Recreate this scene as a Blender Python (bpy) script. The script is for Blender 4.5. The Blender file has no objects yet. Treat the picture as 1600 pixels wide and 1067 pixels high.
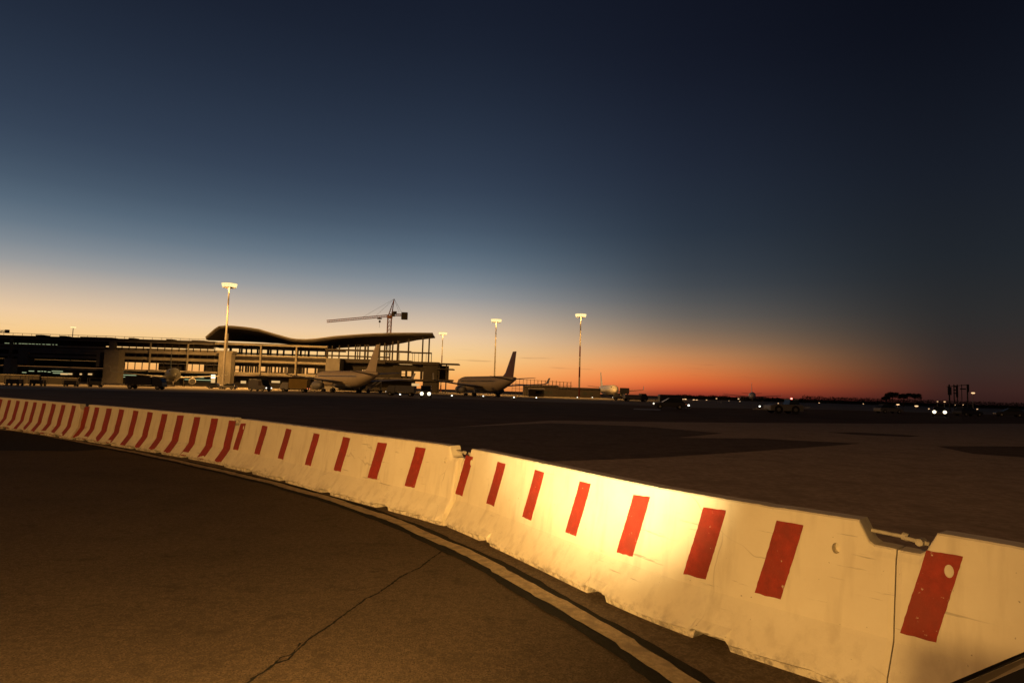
import bpy, bmesh, math, random
from mathutils import Vector, Matrix, noise

R = math.radians
rng = random.Random(7)
sc = bpy.context.scene
col = sc.collection

# ------------------------------------------------------------------ camera
HC, FPX = 1.75, 1000.0                      # eye height, focal length in pixels of the 1600 px wide photograph
ROLL = math.atan(0.031)
PITCH = math.atan(77.5 * math.cos(ROLL) / FPX)
fwd = Vector((0, math.cos(PITCH), math.sin(PITCH)))
rgt0 = Vector((1, 0, 0)); up0 = rgt0.cross(fwd)
RGT = math.cos(ROLL) * rgt0 + math.sin(ROLL) * up0
UPV = math.cos(ROLL) * up0 - math.sin(ROLL) * rgt0
cam = bpy.data.cameras.new('camera'); cam.sensor_width = 36; cam.lens = 22.5
cam.clip_start = 0.05; cam.clip_end = 6000
cob = bpy.data.objects.new('camera', cam); col.objects.link(cob)
M = Matrix((RGT, UPV, -fwd)).transposed().to_4x4(); M.translation = (0, 0, HC)
cob.matrix_world = M
sc.camera = cob

# ------------------------------------------------------------------ sky: clear dusk, glow low in the left, night to the right
def lin(c):
    return tuple(((v / 255) / 12.92 if v / 255 <= 0.04045 else ((v / 255 + 0.055) / 1.055) ** 2.4) for v in c)
world = bpy.data.worlds.new('World'); sc.world = world; world.use_nodes = True
nt = world.node_tree; nt.nodes.clear(); L = nt.links.new
def N(t, **k):
    n = nt.nodes.new(t)
    for a, v in k.items(): setattr(n, a, v)
    return n
def MATH(op, a, b=None, c=None, clamp=False):  # a or b: a socket or a number
    n = N('ShaderNodeMath', operation=op, use_clamp=clamp)
    for i, v in enumerate((a, b, c)):
        if v is None: continue
        if isinstance(v, (int, float)): n.inputs[i].default_value = v
        else: L(v, n.inputs[i])
    return n.outputs[0]
tc = N('ShaderNodeTexCoord'); sx = N('ShaderNodeSeparateXYZ'); L(tc.outputs['Generated'], sx.inputs[0])
elev = MATH('MULTIPLY', MATH('ARCSINE', sx.outputs[2]), 180 / math.pi)
azim = MATH('MULTIPLY', MATH('ARCTAN2', sx.outputs[0], sx.outputs[1]), 180 / math.pi)
epos = MATH('DIVIDE', elev, 50, clamp=True)
def ramp(stops):
    """stops: (elevation in degrees, sRGB); laid out as a smooth curve of closely spaced stops"""
    n = N('ShaderNodeValToRGB'); L(epos, n.inputs[0]); e = n.color_ramp.elements
    def val(d):
        acc = [0, 0, 0]; wsum = 0
        for k in range(-4, 5):
            q = max(stops[0][0], d + k * 0.16 * (0.5 + d * 0.12)); w = math.exp(-(k / 2.2) ** 2)
            for (d0, c0), (d1, c1) in zip(stops, stops[1:]):
                if q <= d1 or d1 == stops[-1][0]:
                    t = min(1, max(0, (q - d0) / (d1 - d0))); c = [c0[i] + (c1[i] - c0[i]) * t for i in range(3)]; break
            acc = [acc[i] + c[i] * w for i in range(3)]; wsum += w
        return [v / wsum for v in acc]
    ds = [45 * (k / 29) ** 1.6 for k in range(30)]
    while len(e) < len(ds): e.new(0.5)
    for k, d in enumerate(ds):
        e[k].position = d / 50; e[k].color = (*lin(val(d)), 1)
    return n.outputs[0]
SKY_GLOW = ramp([(0, (243, 150, 74)), (1.4, (250, 186, 106)), (3.0, (250, 206, 140)), (4.6, (238, 204, 164)), (6.4, (200, 182, 164)),
                 (8.6, (142, 148, 154)), (11.5, (94, 112, 128)), (14.5, (68, 84, 102)), (18, (51, 64, 83)), (24, (36, 46, 63)), (30, (25, 32, 47)), (45, (10, 14, 28))])
SKY_RED = ramp([(0, (132, 48, 38)), (0.5, (202, 80, 48)), (1.1, (238, 108, 55)), (2.0, (240, 134, 70)), (3.2, (218, 148, 92)), (5.0, (152, 124, 99)),
                (7.2, (102, 99, 96)), (10, (66, 74, 83)), (14, (45, 56, 70)), (20, (33, 41, 57)), (28, (21, 26, 40)), (45, (9, 12, 23))])
SKY_NIGHT = ramp([(0, (48, 27, 25)), (1.1, (60, 36, 32)), (2.6, (58, 43, 38)), (6.1, (45, 44, 44)), (10.6, (33, 38, 44)), (17, (24, 29, 39)),
                  (23, (17, 21, 31)), (28, (12, 15, 25)), (45, (7, 8, 16))])
def smooth(v, a, b):
    n = N('ShaderNodeMapRange', interpolation_type='SMOOTHSTEP'); n.inputs[1].default_value = a; n.inputs[2].default_value = b
    L(v, n.inputs[0]); return n.outputs[0]
def mixc(f, a, b):
    n = N('ShaderNodeMix', data_type='RGBA'); L(f, n.inputs[0]); L(a, n.inputs[6]); L(b, n.inputs[7]); return n.outputs[2]
glowaz = MATH('ADD', azim, 19)
absaz = MATH('MAXIMUM', glowaz, MATH('MULTIPLY', glowaz, -0.45))          # angle away from the glow where the sun went down
skyc = mixc(smooth(absaz, 11, 36), SKY_GLOW, SKY_RED)
skyc = mixc(smooth(absaz, 27, 55), skyc, SKY_NIGHT)
# a few thin streaks of cloud low over the horizon
cv = N('ShaderNodeCombineXYZ'); L(MATH('MULTIPLY', azim, 0.16), cv.inputs[0]); L(MATH('MULTIPLY', elev, 2.6), cv.inputs[1])
cn = N('ShaderNodeTexNoise'); cn.inputs['Scale'].default_value = 1.0; cn.inputs['Detail'].default_value = 3; L(cv.outputs[0], cn.inputs['Vector'])
band = MATH('MULTIPLY', smooth(elev, 1.0, 2.0), MATH('SUBTRACT', 1.0, smooth(elev, 2.6, 4.0)))
streak = MATH('MULTIPLY', MATH('MULTIPLY', smooth(cn.outputs[0], 0.60, 0.74), band), MATH('MULTIPLY', 0.4, MATH('SUBTRACT', 1.0, smooth(absaz, 30, 44))))
dk = N('ShaderNodeRGB'); dk.outputs[0].default_value = (*lin((120, 72, 58)), 1)
skyc = mixc(streak, skyc, dk.outputs[0])
bg = N('ShaderNodeBackground'); L(skyc, bg.inputs[0]); bg.inputs[1].default_value = 1.0
wo = N('ShaderNodeOutputWorld'); L(bg.outputs[0], wo.inputs[0])

vs = sc.view_settings; vs.view_transform = 'Standard'; vs.look = 'None'; vs.exposure = 0; vs.gamma = 1; vs.use_curve_mapping = False

# ------------------------------------------------------------------ lamps outside the frame
SODIUM = (1.0, 0.47, 0.11); HEAD = (1.0, 0.70, 0.25)
def spot(name, loc, target, power, size, blend, color, radius=0.10):
    l = bpy.data.lights.new(name, 'SPOT'); l.energy = power; l.spot_size = R(size); l.spot_blend = blend
    l.color = color; l.shadow_soft_size = radius
    o = bpy.data.objects.new(name, l); col.objects.link(o); o.location = loc
    o.rotation_euler = (Vector(target) - Vector(loc)).to_track_quat('-Z', 'Y').to_euler()
    return o
# the lamps of the vehicle that the photograph is taken from: lower than the barrier's top
spot('headlamp', (-0.45, 0.55, 0.93), (0.80, 5.85, 1.40), 5600, 30, 1.0, (1.0, 0.72, 0.30))
spot('running_lamp', (-0.40, 0.60, 0.90), (0.9, 5.4, 0.85), 470, 96, 1.0, (1.0, 0.55, 0.15))
spot('side_lamp', (-0.9, 0.4, 0.90), (-3.2, 9.6, 0.85), 3100, 84, 1.0, (1.0, 0.53, 0.14))
# a floodlight mast of the apron behind the camera
spot('apron_floodlight', (-46, -42, 30), (-4, 14, 0), 60000, 130, 0.6, SODIUM, 0.8)
# another mast of the same apron, standing beyond the left edge of the picture
spot('apron_floodlight', (-135, 128, 30), (-30, 205, 2), 160000, 118, 0.7, SODIUM, 0.8)

# ------------------------------------------------------------------ pixel <-> place helpers
def ray(px, py): return fwd * FPX + RGT * (px - 800) + UPV * (533.5 - py)
def at(px, py, Y):
    d = ray(px, py); return Vector((0, 0, HC)) + d * (Y / d.y)
def gnd(px, py, z=0.0):
    d = ray(px, py); return Vector((0, 0, HC)) + d * ((z - HC) / d.z)
def yh(px): return 586.2 + 0.031 * px
def XA(px, Y, h=0): return at(px, yh(px) - h, Y).x
def ZA(h, Y): return HC + h * Y / FPX

# ------------------------------------------------------------------ materials
def material(name, c, rough=0.8, var=0.25, scale=3.0, bump=0.0, bscale=40.0, metal=0.0, coords='Object', second=None, sec_at=(0.5, 0.65), flake=None, spec=0.5, blotch=0.0):
    m = bpy.data.materials.new(name); m.use_nodes = True; t = m.node_tree; b = t.nodes['Principled BSDF']
    b.inputs['Roughness'].default_value = rough; b.inputs['Metallic'].default_value = metal
    co = t.nodes.new('ShaderNodeTexCoord')
    n = t.nodes.new('ShaderNodeTexNoise'); n.inputs['Scale'].default_value = scale; n.inputs['Detail'].default_value = 6; n.inputs['Roughness'].default_value = 0.65
    t.links.new(co.outputs[coords], n.inputs['Vector'])
    rp = t.nodes.new('ShaderNodeValToRGB'); t.links.new(n.outputs[0], rp.inputs[0])
    rp.color_ramp.elements[0].position = 0.3; rp.color_ramp.elements[1].position = 0.7
    rp.color_ramp.elements[0].color = (*[v * (1 - var) for v in c], 1); rp.color_ramp.elements[1].color = (*[min(1, v * (1 + var)) for v in c], 1)
    out = rp.outputs[0]
    if second:
        n2 = t.nodes.new('ShaderNodeTexNoise'); n2.inputs['Scale'].default_value = scale * 0.23; n2.inputs['Detail'].default_value = 5
        t.links.new(co.outputs[coords], n2.inputs['Vector'])
        mr = t.nodes.new('ShaderNodeMapRange'); mr.inputs[1].default_value, mr.inputs[2].default_value = sec_at
        t.links.new(n2.outputs[0], mr.inputs[0])
        mx = t.nodes.new('ShaderNodeMix'); mx.data_type = 'RGBA'; t.links.new(mr.outputs[0], mx.inputs[0]); t.links.new(out, mx.inputs[6])
        mx.inputs[7].default_value = (*second, 1); out = mx.outputs[2]
    if flake:
        nf = t.nodes.new('ShaderNodeTexNoise'); nf.inputs['Scale'].default_value = 21; nf.inputs['Detail'].default_value = 8; nf.inputs['Roughness'].default_value = 0.75
        t.links.new(co.outputs[coords], nf.inputs['Vector'])
        mr = t.nodes.new('ShaderNodeMapRange'); mr.inputs[1].default_value, mr.inputs[2].default_value = 0.63, 0.68
        t.links.new(nf.outputs[0], mr.inputs[0])
        mx = t.nodes.new('ShaderNodeMix'); mx.data_type = 'RGBA'; t.links.new(mr.outputs[0], mx.inputs[0]); t.links.new(out, mx.inputs[6])
        mx.inputs[7].default_value = (*flake, 1); out = mx.outputs[2]
    if blotch:
        for sc_b, lo, hi in ((0.55, 0.45, 0.75), (3.1, 0.56, 0.70)):
            nb = t.nodes.new('ShaderNodeTexNoise'); nb.inputs['Scale'].default_value = sc_b; nb.inputs['Detail'].default_value = 7; nb.inputs['Roughness'].default_value = 0.6
            t.links.new(co.outputs[coords], nb.inputs['Vector'])
            mr = t.nodes.new('ShaderNodeMapRange'); mr.inputs[1].default_value, mr.inputs[2].default_value, mr.inputs[4].default_value = lo, hi, blotch
            t.links.new(nb.outputs[0], mr.inputs[0])
            mx = t.nodes.new('ShaderNodeMix'); mx.data_type = 'RGBA'; t.links.new(mr.outputs[0], mx.inputs[0]); t.links.new(out, mx.inputs[6])
            mx.inputs[7].default_value = (*[v * 0.35 for v in c], 1); out = mx.outputs[2]
    b.inputs['Specular IOR Level'].default_value = spec
    t.links.new(out, b.inputs['Base Color'])
    if bump:
        n3 = t.nodes.new('ShaderNodeTexNoise'); n3.inputs['Scale'].default_value = bscale; n3.inputs['Detail'].default_value = 5
        t.links.new(co.outputs[coords], n3.inputs['Vector'])
        bp = t.nodes.new('ShaderNodeBump'); bp.inputs['Strength'].default_value = bump; bp.inputs['Distance'].default_value = 0.02
        t.links.new(n3.outputs[0], bp.inputs['Height']); t.links.new(bp.outputs[0], b.inputs['Normal'])
    return m
def emitter(name, c, s):
    m = bpy.data.materials.new(name); m.use_nodes = True; t = m.node_tree; t.nodes.clear()
    e = t.nodes.new('ShaderNodeEmission'); e.inputs[0].default_value = (*c, 1); e.inputs[1].default_value = s
    o = t.nodes.new('ShaderNodeOutputMaterial'); t.links.new(e.outputs[0], o.inputs[0]); return m

MT = {}
MT['asphalt'] = material('asphalt', (0.112, 0.084, 0.060), 0.95, 0.7, 75, 0.9, 160, second=(0.078, 0.058, 0.042), sec_at=(0.4, 0.75), spec=0.08, blotch=0.45)
MT['field'] = material('field_asphalt', (0.115, 0.072, 0.042), 0.95, 0.4, 0.5, 0.3, 4, second=(0.085, 0.054, 0.032), spec=0.08)
MT['patch'] = material('concrete_paving', (0.44, 0.34, 0.245), 0.95, 0.3, 6, 0.3, 20, second=(0.36, 0.28, 0.20), spec=0.08, blotch=0.35)
MT['wedge'] = material('dark_paving', (0.14, 0.105, 0.075), 0.95, 0.4, 4, 0.3, 20, second=(0.10, 0.075, 0.055), spec=0.08)
MT['apron'] = material('apron_concrete', (0.24, 0.22, 0.19), 0.85, 0.2, 0.2, second=(0.17, 0.155, 0.14), spec=0.08)
MT['road_dark'] = material('dark_asphalt', (0.026, 0.024, 0.022), 0.95, 0.3, 6, 0.4, 90, spec=0.08)
MT['line'] = material('worn_line_paint', (0.37, 0.295, 0.20), 0.85, 0.3, 30, 0.5, 120, second=(0.26, 0.21, 0.15), sec_at=(0.48, 0.62), spec=0.08)
MT['line_edge'] = material('bitumen_band', (0.017, 0.016, 0.015), 0.9, 0.4, 40, 0.4, 100, spec=0.08)
MT['white_line'] = material('white_line_paint', (0.5, 0.48, 0.44), 0.8, 0.2, 2)
MT['red_paint'] = material('red_stripe_paint', (0.30, 0.027, 0.013), 0.7, 0.22, 16, 0.3, 130, second=(0.24, 0.032, 0.017), sec_at=(0.45, 0.7), flake=(0.55, 0.42, 0.34))
MT['steel'] = material('painted_steel', (0.45, 0.42, 0.36), 0.6, 0.25, 20, 0.2, 60)
MT['rusty'] = material('rusty_steel', (0.12, 0.075, 0.05), 0.8, 0.4, 25, 0.4, 80)
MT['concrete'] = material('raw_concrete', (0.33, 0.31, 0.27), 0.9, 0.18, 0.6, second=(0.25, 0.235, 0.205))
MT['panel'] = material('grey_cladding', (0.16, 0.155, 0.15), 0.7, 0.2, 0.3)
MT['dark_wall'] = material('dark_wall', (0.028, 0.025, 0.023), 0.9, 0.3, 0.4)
MT['roof'] = material('roof_steel', (0.045, 0.04, 0.038), 0.7, 0.2, 0.3)
MT['frame'] = material('dark_steel_frame', (0.020, 0.015, 0.013), 0.7, 0.3, 0.8)
MT['glass'] = material('dark_glass', (0.035, 0.042, 0.04), 0.15, 0.1, 1)
MT['mast'] = material('galvanised_steel', (0.42, 0.41, 0.39), 0.5, 0.15, 2)
MT['mast_red'] = material('mast_red_paint', (0.13, 0.022, 0.016), 0.6, 0.15, 2)
MT['crane'] = material('crane_paint', (0.20, 0.075, 0.045), 0.6, 0.2, 1)
MT['white_body'] = material('aircraft_white', (0.72, 0.71, 0.68), 0.35, 0.05, 0.4)
MT['grey_wing'] = material('wing_grey', (0.34, 0.34, 0.34), 0.45, 0.1, 0.5)
MT['belly'] = material('belly_grey', (0.22, 0.22, 0.23), 0.5, 0.1, 0.5)
MT['dark_body'] = material('aircraft_dark', (0.06, 0.062, 0.055), 0.45, 0.08, 0.4)
MT['cream_body'] = material('aircraft_cream', (0.50, 0.43, 0.33), 0.6, 0.08, 0.4)
MT['tan_body'] = material('aircraft_tan', (0.40, 0.34, 0.26), 0.6, 0.08, 0.4)
MT['fin_red'] = material('fin_dark_red', (0.13, 0.055, 0.035), 0.45, 0.1, 0.5)
MT['fin_green'] = material('fin_green', (0.035, 0.05, 0.035), 0.45, 0.1, 0.5)
MT['tyre'] = material('tyre_rubber', (0.02, 0.02, 0.02), 0.9, 0.2, 8)
MT['van_white'] = material('vehicle_white', (0.55, 0.54, 0.52), 0.4, 0.08, 1)
MT['car_dark'] = material('vehicle_dark', (0.045, 0.047, 0.055), 0.35, 0.1, 1)
MT['car_grey'] = material('vehicle_grey', (0.2, 0.2, 0.2), 0.4, 0.1, 1)
MT['yellow'] = material('vehicle_yellow', (0.50, 0.34, 0.08), 0.5, 0.12, 1)
MT['bark'] = material('bark', (0.06, 0.045, 0.03), 0.95, 0.3, 3)
MT['leaf'] = material('pine_foliage', (0.035, 0.045, 0.022), 0.9, 0.5, 0.8)
MT['sign'] = material('sign_back', (0.035, 0.035, 0.04), 0.7, 0.15, 1)
MT['rubber'] = material('window_rubber', (0.012, 0.012, 0.012), 0.7, 0.2, 20)
MT['alu'] = material('window_trim', (0.30, 0.27, 0.23), 0.5, 0.12, 20)
MT['lamp'] = emitter('sodium_lamp', (1.0, 0.78, 0.36), 1.35)
MT['lamp_far'] = emitter('distant_lamp', (1.0, 0.58, 0.28), 1.5)
MT['head'] = emitter('headlight_glow', (1.0, 0.86, 0.58), 3)
MT['head_dim'] = emitter('dim_headlight', (1.0, 0.85, 0.65), 3)
MT['tail'] = emitter('tail_light_glow', (1.0, 0.25, 0.10), 2.2)
MT['beacon'] = emitter('red_beacon', (1.0, 0.13, 0.10), 9)
MT['tube'] = emitter('fluorescent_tube', (0.85, 1.0, 0.55), 0.55)
MT['warm'] = emitter('lit_room', (1.0, 0.62, 0.25), 0.75)
MT['bright'] = emitter('bright_room', (1.0, 0.85, 0.55), 2.2)
MT['edge'] = emitter('ground_light', (1.0, 0.95, 0.8), 3.0)

def barrier_paint():
    """white paint on cast concrete: faint mottling, grey grime in patches near the foot, raw chips, fine cracks"""
    m = bpy.data.materials.new('barrier_paint'); m.use_nodes = True; t = m.node_tree; b = t.nodes['Principled BSDF']; K = t.links.new
    b.inputs['Roughness'].default_value = 0.75
    co = t.nodes.new('ShaderNodeTexCoord')
    def noi(s, d=6, r=0.6, vec=None):
        n = t.nodes.new('ShaderNodeTexNoise'); n.inputs['Scale'].default_value = s; n.inputs['Detail'].default_value = d; n.inputs['Roughness'].default_value = r
        K(vec or co.outputs['Object'], n.inputs['Vector']); return n.outputs[0]
    def mr(v, a, bb, c=0.0, d=1.0):
        n = t.nodes.new('ShaderNodeMapRange'); n.inputs[1].default_value = a; n.inputs[2].default_value = bb; n.inputs[3].default_value = c; n.inputs[4].default_value = d
        K(v, n.inputs[0]); return n.outputs[0]
    def mul(a, c):
        n = t.nodes.new('ShaderNodeMath'); n.operation = 'MULTIPLY'; K(a, n.inputs[0])
        if isinstance(c, float): n.inputs[1].default_value = c
        else: K(c, n.inputs[1])
        return n.outputs[0]
    def mix(f, a, c):
        n = t.nodes.new('ShaderNodeMix'); n.data_type = 'RGBA'; K(f, n.inputs[0])
        if isinstance(a, tuple): n.inputs[6].default_value = (*a, 1)
        else: K(a, n.inputs[6])
        n.inputs[7].default_value = (*c, 1); return n.outputs[2]
    sep = t.nodes.new('ShaderNodeSeparateXYZ'); K(co.outputs['Object'], sep.inputs[0]); z = sep.outputs[2]
    c = mix(mr(noi(2.2), 0.35, 0.7), (0.76, 0.71, 0.59), (0.68, 0.62, 0.50))
    mp = t.nodes.new('ShaderNodeMapping'); mp.inputs['Scale'].default_value = (9, 9, 0.9); K(co.outputs['Object'], mp.inputs[0])
    c = mix(mul(mr(noi(1.0, 4, 0.5, mp.outputs[0]), 0.52, 0.72), 0.42), c, (0.47, 0.41, 0.32))           # rain streaks
    c = mix(mul(mr(noi(5.5, 8, 0.7), 0.50, 0.66), mr(z, 0.40, 0.0, 0.0, 0.55)), c, (0.45, 0.40, 0.32))                # splashed dirt on the foot
    c = mix(mul(mr(noi(11, 6, 0.75), 0.46, 0.60), mr(z, 0.115, 0.03)), c, (0.30, 0.27, 0.23))                # bare concrete at the foot
    ms = t.nodes.new('ShaderNodeMapping'); ms.inputs['Scale'].default_value = (1.1, 1.1, 17); ms.inputs['Rotation'].default_value = (0.12, 0.05, 0); K(co.outputs['Object'], ms.inputs[0])
    c = mix(mul(mul(mr(noi(1.6, 5, 0.6, ms.outputs[0]), 0.64, 0.70), mr(noi(0.8, 2), 0.48, 0.58)), 0.6), c, (0.22, 0.19, 0.16))      # tyre scuffs
    c = mix(mr(noi(31, 3, 0.5), 0.735, 0.76), c, (0.35, 0.31, 0.25))                                        # pock marks
    vo = t.nodes.new('ShaderNodeTexVoronoi'); vo.feature = 'DISTANCE_TO_EDGE'; vo.inputs['Scale'].default_value = 1.1
    wv = t.nodes.new('ShaderNodeMix'); wv.data_type = 'VECTOR'; wv.inputs[0].default_value = 0.14
    nn = t.nodes.new('ShaderNodeTexNoise'); nn.inputs['Scale'].default_value = 3; K(co.outputs['Object'], nn.inputs['Vector'])
    K(co.outputs['Object'], wv.inputs[4]); K(nn.outputs['Color'], wv.inputs[5]); K(wv.outputs[1], vo.inputs['Vector'])
    crack = mul(mul(mr(vo.outputs['Distance'], 0.006, 0.0), mr(noi(0.9, 2), 0.56, 0.62)), 0.5)
    c = mix(crack, c, (0.30, 0.25, 0.19))
    K(c, b.inputs['Base Color'])
    bp = t.nodes.new('ShaderNodeBump'); bp.inputs['Strength'].default_value = 0.35; bp.inputs['Distance'].default_value = 0.012
    ad = t.nodes.new('ShaderNodeMath'); ad.operation = 'ADD'; K(noi(9, 5), ad.inputs[0]); K(mul(noi(90, 4), 0.35), ad.inputs[1])
    K(ad.outputs[0], bp.inputs['Height']); K(bp.outputs[0], b.inputs['Normal'])
    return m
MT['barrier'] = barrier_paint()

# ------------------------------------------------------------------ mesh helpers
def tag(o, label=None, cat=None, group=None, kind=None):
    for k, v in (('label', label), ('category', cat), ('group', group), ('kind', kind)):
        if v: o[k] = v
    return o
def empty(name, loc, rz=0.0, label=None, cat=None, group=None):
    o = bpy.data.objects.new(name, None); col.objects.link(o); o.location = loc; o.rotation_euler = (0, 0, rz)
    o.empty_display_size = 0.3
    return tag(o, label, cat, group)
class MB:
    def __init__(s): s.v = []; s.f = []
    def add(s, vs, fs):
        n = len(s.v); s.v += [tuple(p) for p in vs]; s.f += [tuple(i + n for i in f) for f in fs]; return s
    def box(s, x0, x1, y0, y1, z0, z1, m=None):
        p = [Vector((x, y, z)) for z in (z0, z1) for y in (y0, y1) for x in (x0, x1)]
        if m: p = [m @ q for q in p]
        return s.add(p, [(0, 2, 3, 1), (4, 5, 7, 6), (0, 1, 5, 4), (2, 6, 7, 3), (0, 4, 6, 2), (1, 3, 7, 5)])
    def bar(s, a, b, w, h=None, n=4):
        """a bar from a to b: square (n=4) or round"""
        a, b = Vector(a), Vector(b); d = b - a
        if d.length < 1e-6: return s
        q = d.to_track_quat('Z', 'Y'); h = h or w; k = []
        for e in (a, b):
            for i in range(n):
                t = 2 * math.pi * (i + 0.5) / n; rr = 0.7071 if n == 4 else 0.5
                k.append(e + q @ Vector((math.cos(t) * w * rr, math.sin(t) * h * rr, 0)))
        return s.add(k, [tuple(range(n))[::-1], tuple(range(n, 2 * n))] + [(i, (i + 1) % n, n + (i + 1) % n, n + i) for i in range(n)])
    def cone(s, a, b, r0, r1, n=10):
        a, b = Vector(a), Vector(b); q = (b - a).to_track_quat('Z', 'Y'); k = []
        for e, r in ((a, r0), (b, r1)):
            for i in range(n):
                t = 2 * math.pi * i / n; k.append(e + q @ Vector((math.cos(t) * r, math.sin(t) * r, 0)))
        return s.add(k, [tuple(range(n))[::-1], tuple(range(n, 2 * n))] + [(i, (i + 1) % n, n + (i + 1) % n, n + i) for i in range(n)])
    def rings(s, rings, cap=True):
        n = len(rings[0]); vs = [p for r in rings for p in r]; fs = []
        for k in range(len(rings) - 1):
            for i in range(n): fs.append((k * n + i, k * n + (i + 1) % n, (k + 1) * n + (i + 1) % n, (k + 1) * n + i))
        if cap: fs += [tuple(range(n))[::-1], tuple(range((len(rings) - 1) * n, len(rings) * n))]
        return s.add(vs, fs)
    def prism(s, poly, axis, a, b):
        """poly of 2-D points swept along axis from a to b; axis 'y': poly is (x,z)"""
        mk = {'y': lambda p, t: (p[0], t, p[1]), 'x': lambda p, t: (t, p[0], p[1]), 'z': lambda p, t: (p[0], p[1], t)}[axis]
        return s.rings([[mk(p, a) for p in poly], [mk(p, b) for p in poly]])
    def build(s, name, mat, parent=None, org=None, bevel=0.0, smooth=False, seg=2):
        me = bpy.data.meshes.new(name)
        vs = s.v if org is None else [(p[0] - org[0], p[1] - org[1], p[2] - org[2]) for p in s.v]
        me.from_pydata(vs, [], s.f); me.validate()
        bm = bmesh.new(); bm.from_mesh(me)
        bmesh.ops.recalc_face_normals(bm, faces=bm.faces)
        if bevel: bmesh.ops.bevel(bm, geom=list(bm.edges), offset=bevel, segments=seg, affect='EDGES', profile=0.5)
        bm.to_mesh(me); bm.free()
        if smooth:
            for p in me.polygons: p.use_smooth = True
        me.materials.append(MT[mat] if isinstance(mat, str) else mat)
        o = bpy.data.objects.new(name, me); col.objects.link(o)
        if parent: o.parent = parent
        return o
def copy_tree(o, parent=None):
    c = o.copy(); col.objects.link(c)
    if parent: c.parent = parent
    for ch in o.children: copy_tree(ch, c)
    return c
def sheet(name, pts, z, mat):
    m = MB().add([(p[0], p[1], z) for p in pts], [tuple(range(len(pts)))])
    o = m.build(name, mat); o['kind'] = 'structure'
    me = o.data
    if me.polygons and me.polygons[0].normal.z < 0: me.flip_normals()
    return o

# ------------------------------------------------------------------ the ground
o = sheet('ground', [(-3000, -400), (3000, -400), (3000, 4000), (-3000, 4000)], 0.0, 'field')

def crom(P, n=40):
    out = []
    for i in range(len(P) - 1):
        p0 = P[max(i - 1, 0)]; p1 = P[i]; p2 = P[i + 1]; p3 = P[min(i + 2, len(P) - 1)]
        for k in range(n):
            t = k / n; out.append(0.5 * ((2 * p1) + (p2 - p0) * t + (2 * p0 - 5 * p1 + 4 * p2 - p3) * t * t + (3 * p1 - p0 - 3 * p2 + p3) * t ** 3))
    out.append(P[-1]); return out
def resample(C, step):
    out = [C[0].copy()]; acc = 0.0
    for a, b in zip(C, C[1:]):
        d = (b - a).length
        while acc + d >= step:
            t = (step - acc) / d; a = a.lerp(b, t); out.append(a.copy()); d = (b - a).length; acc = 0.0
        acc += d
    return out
def relax(C, n):
    for _ in range(n):
        C = [C[0]] + [C[i - 1] * 0.25 + C[i] * 0.5 + C[i + 1] * 0.25 for i in range(1, len(C) - 1)] + [C[-1]]
    return C
V2 = lambda p: Vector((p[0], p[1]))
# plan of the barrier row: its upper front edge
CP = [(-24, 26.2), (-17.2, 21.8), (-12.7, 18.75), (-8.56, 15.8), (-5.85, 13.7), (-3.96, 11.9), (-2.46, 10.35), (-.9, 8.8), (-.35, 8.05), (.49, 6.6),
      (1.11, 5.5), (1.62, 4.8), (2.2, 4.2), (2.5, 3.88), (2.82, 3.45), (3.5, 2.3), (4.0, 1.0)]
STEP = 0.05
CURVE = relax(resample(crom([V2(p) for p in CP]), STEP), 60)
def cpos(s):
    f = max(0, min(len(CURVE) - 1.001, s / STEP)); i = int(f); return CURVE[i].lerp(CURVE[i + 1], f - i)
def cdir(s): return (cpos(s + 0.08) - cpos(s - 0.08)).normalized()
OFF = 0.0                                   # how far the barrier being built stands out of line
def cpt(s, u, z):
    u += OFF
    p = cpos(s); t = cdir(s); return Vector((p.x + t.y * u, p.y - t.x * u, z))

# road in front of the barrier: a sheet bounded by the row, lit by the lamps of the vehicle
edge = [cpt(s, -0.05, 0) for s in [k * 0.5 for k in range(0, 76)]]
sheet('road', [(p.x, p.y) for p in edge] + [(4.6, -30), (-90, -30), (-90, 62)], 0.004, 'asphalt')
# darker strip of road at the foot of the far barriers
pt = lambda L: [gnd(*q).xy for q in L]
sheet('dark_road_strip', pt([(-60, 700), (0, 704), (110, 705), (190, 701), (216, 707), (150, 694), (75, 680), (0, 669.5), (-60, 664)]), 0.008, 'road_dark')
# painted line with bitumen bands on either side, following the row and moving away from it
LP = [(-22.5, 24.6), (-16.5, 20.95), (-13.67, 19.1), (-8.8, 15.4), (-6.2, 13.25), (-4.6, 11.85), (-3.5, 10.8), (-1.96, 9.15), (-.74, 7.5), (.03, 6.25),
      (.48, 5.4), (.86, 4.65), (1.12, 4.1), (1.5, 3.2), (1.8, 2.2), (2.0, 1.0)]
LC = relax(resample(crom([V2(p) for p in LP]), 0.1), 8)
def ribbon(name, C, u0, u1, z, mat, jit=0.008, i0=0, seed=1, wob=1.0):
    r = random.Random(seed); a = []; b = []
    for i in range(i0, len(C)):
        t = (C[min(i + 1, len(C) - 1)] - C[max(i - 1, 0)]).normalized(); n = Vector((t.y, -t.x))
        w = 0.018 * noise.noise(Vector((i * 0.11, seed * 9.1, 0))) + 0.012 * math.copysign(1, math.sin(i * 0.31 + seed))
        w *= wob
        a.append(C[i] + n * (u0 + w + r.uniform(-jit, jit))); b.append(C[i] + n * (u1 + w + r.uniform(-jit, jit)))
    k = len(a)
    o = MB().add([(p.x, p.y, z) for p in a + b], [(i, i + 1, k + i + 1, k + i) for i in range(k - 1)]).build(name, mat)
    o['kind'] = 'structure'; return o
MT['strip'] = material('kerb_strip_asphalt', (0.15, 0.115, 0.085), 0.95, 0.5, 60, 0.8, 150, second=(0.11, 0.085, 0.062), spec=0.08)
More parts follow.
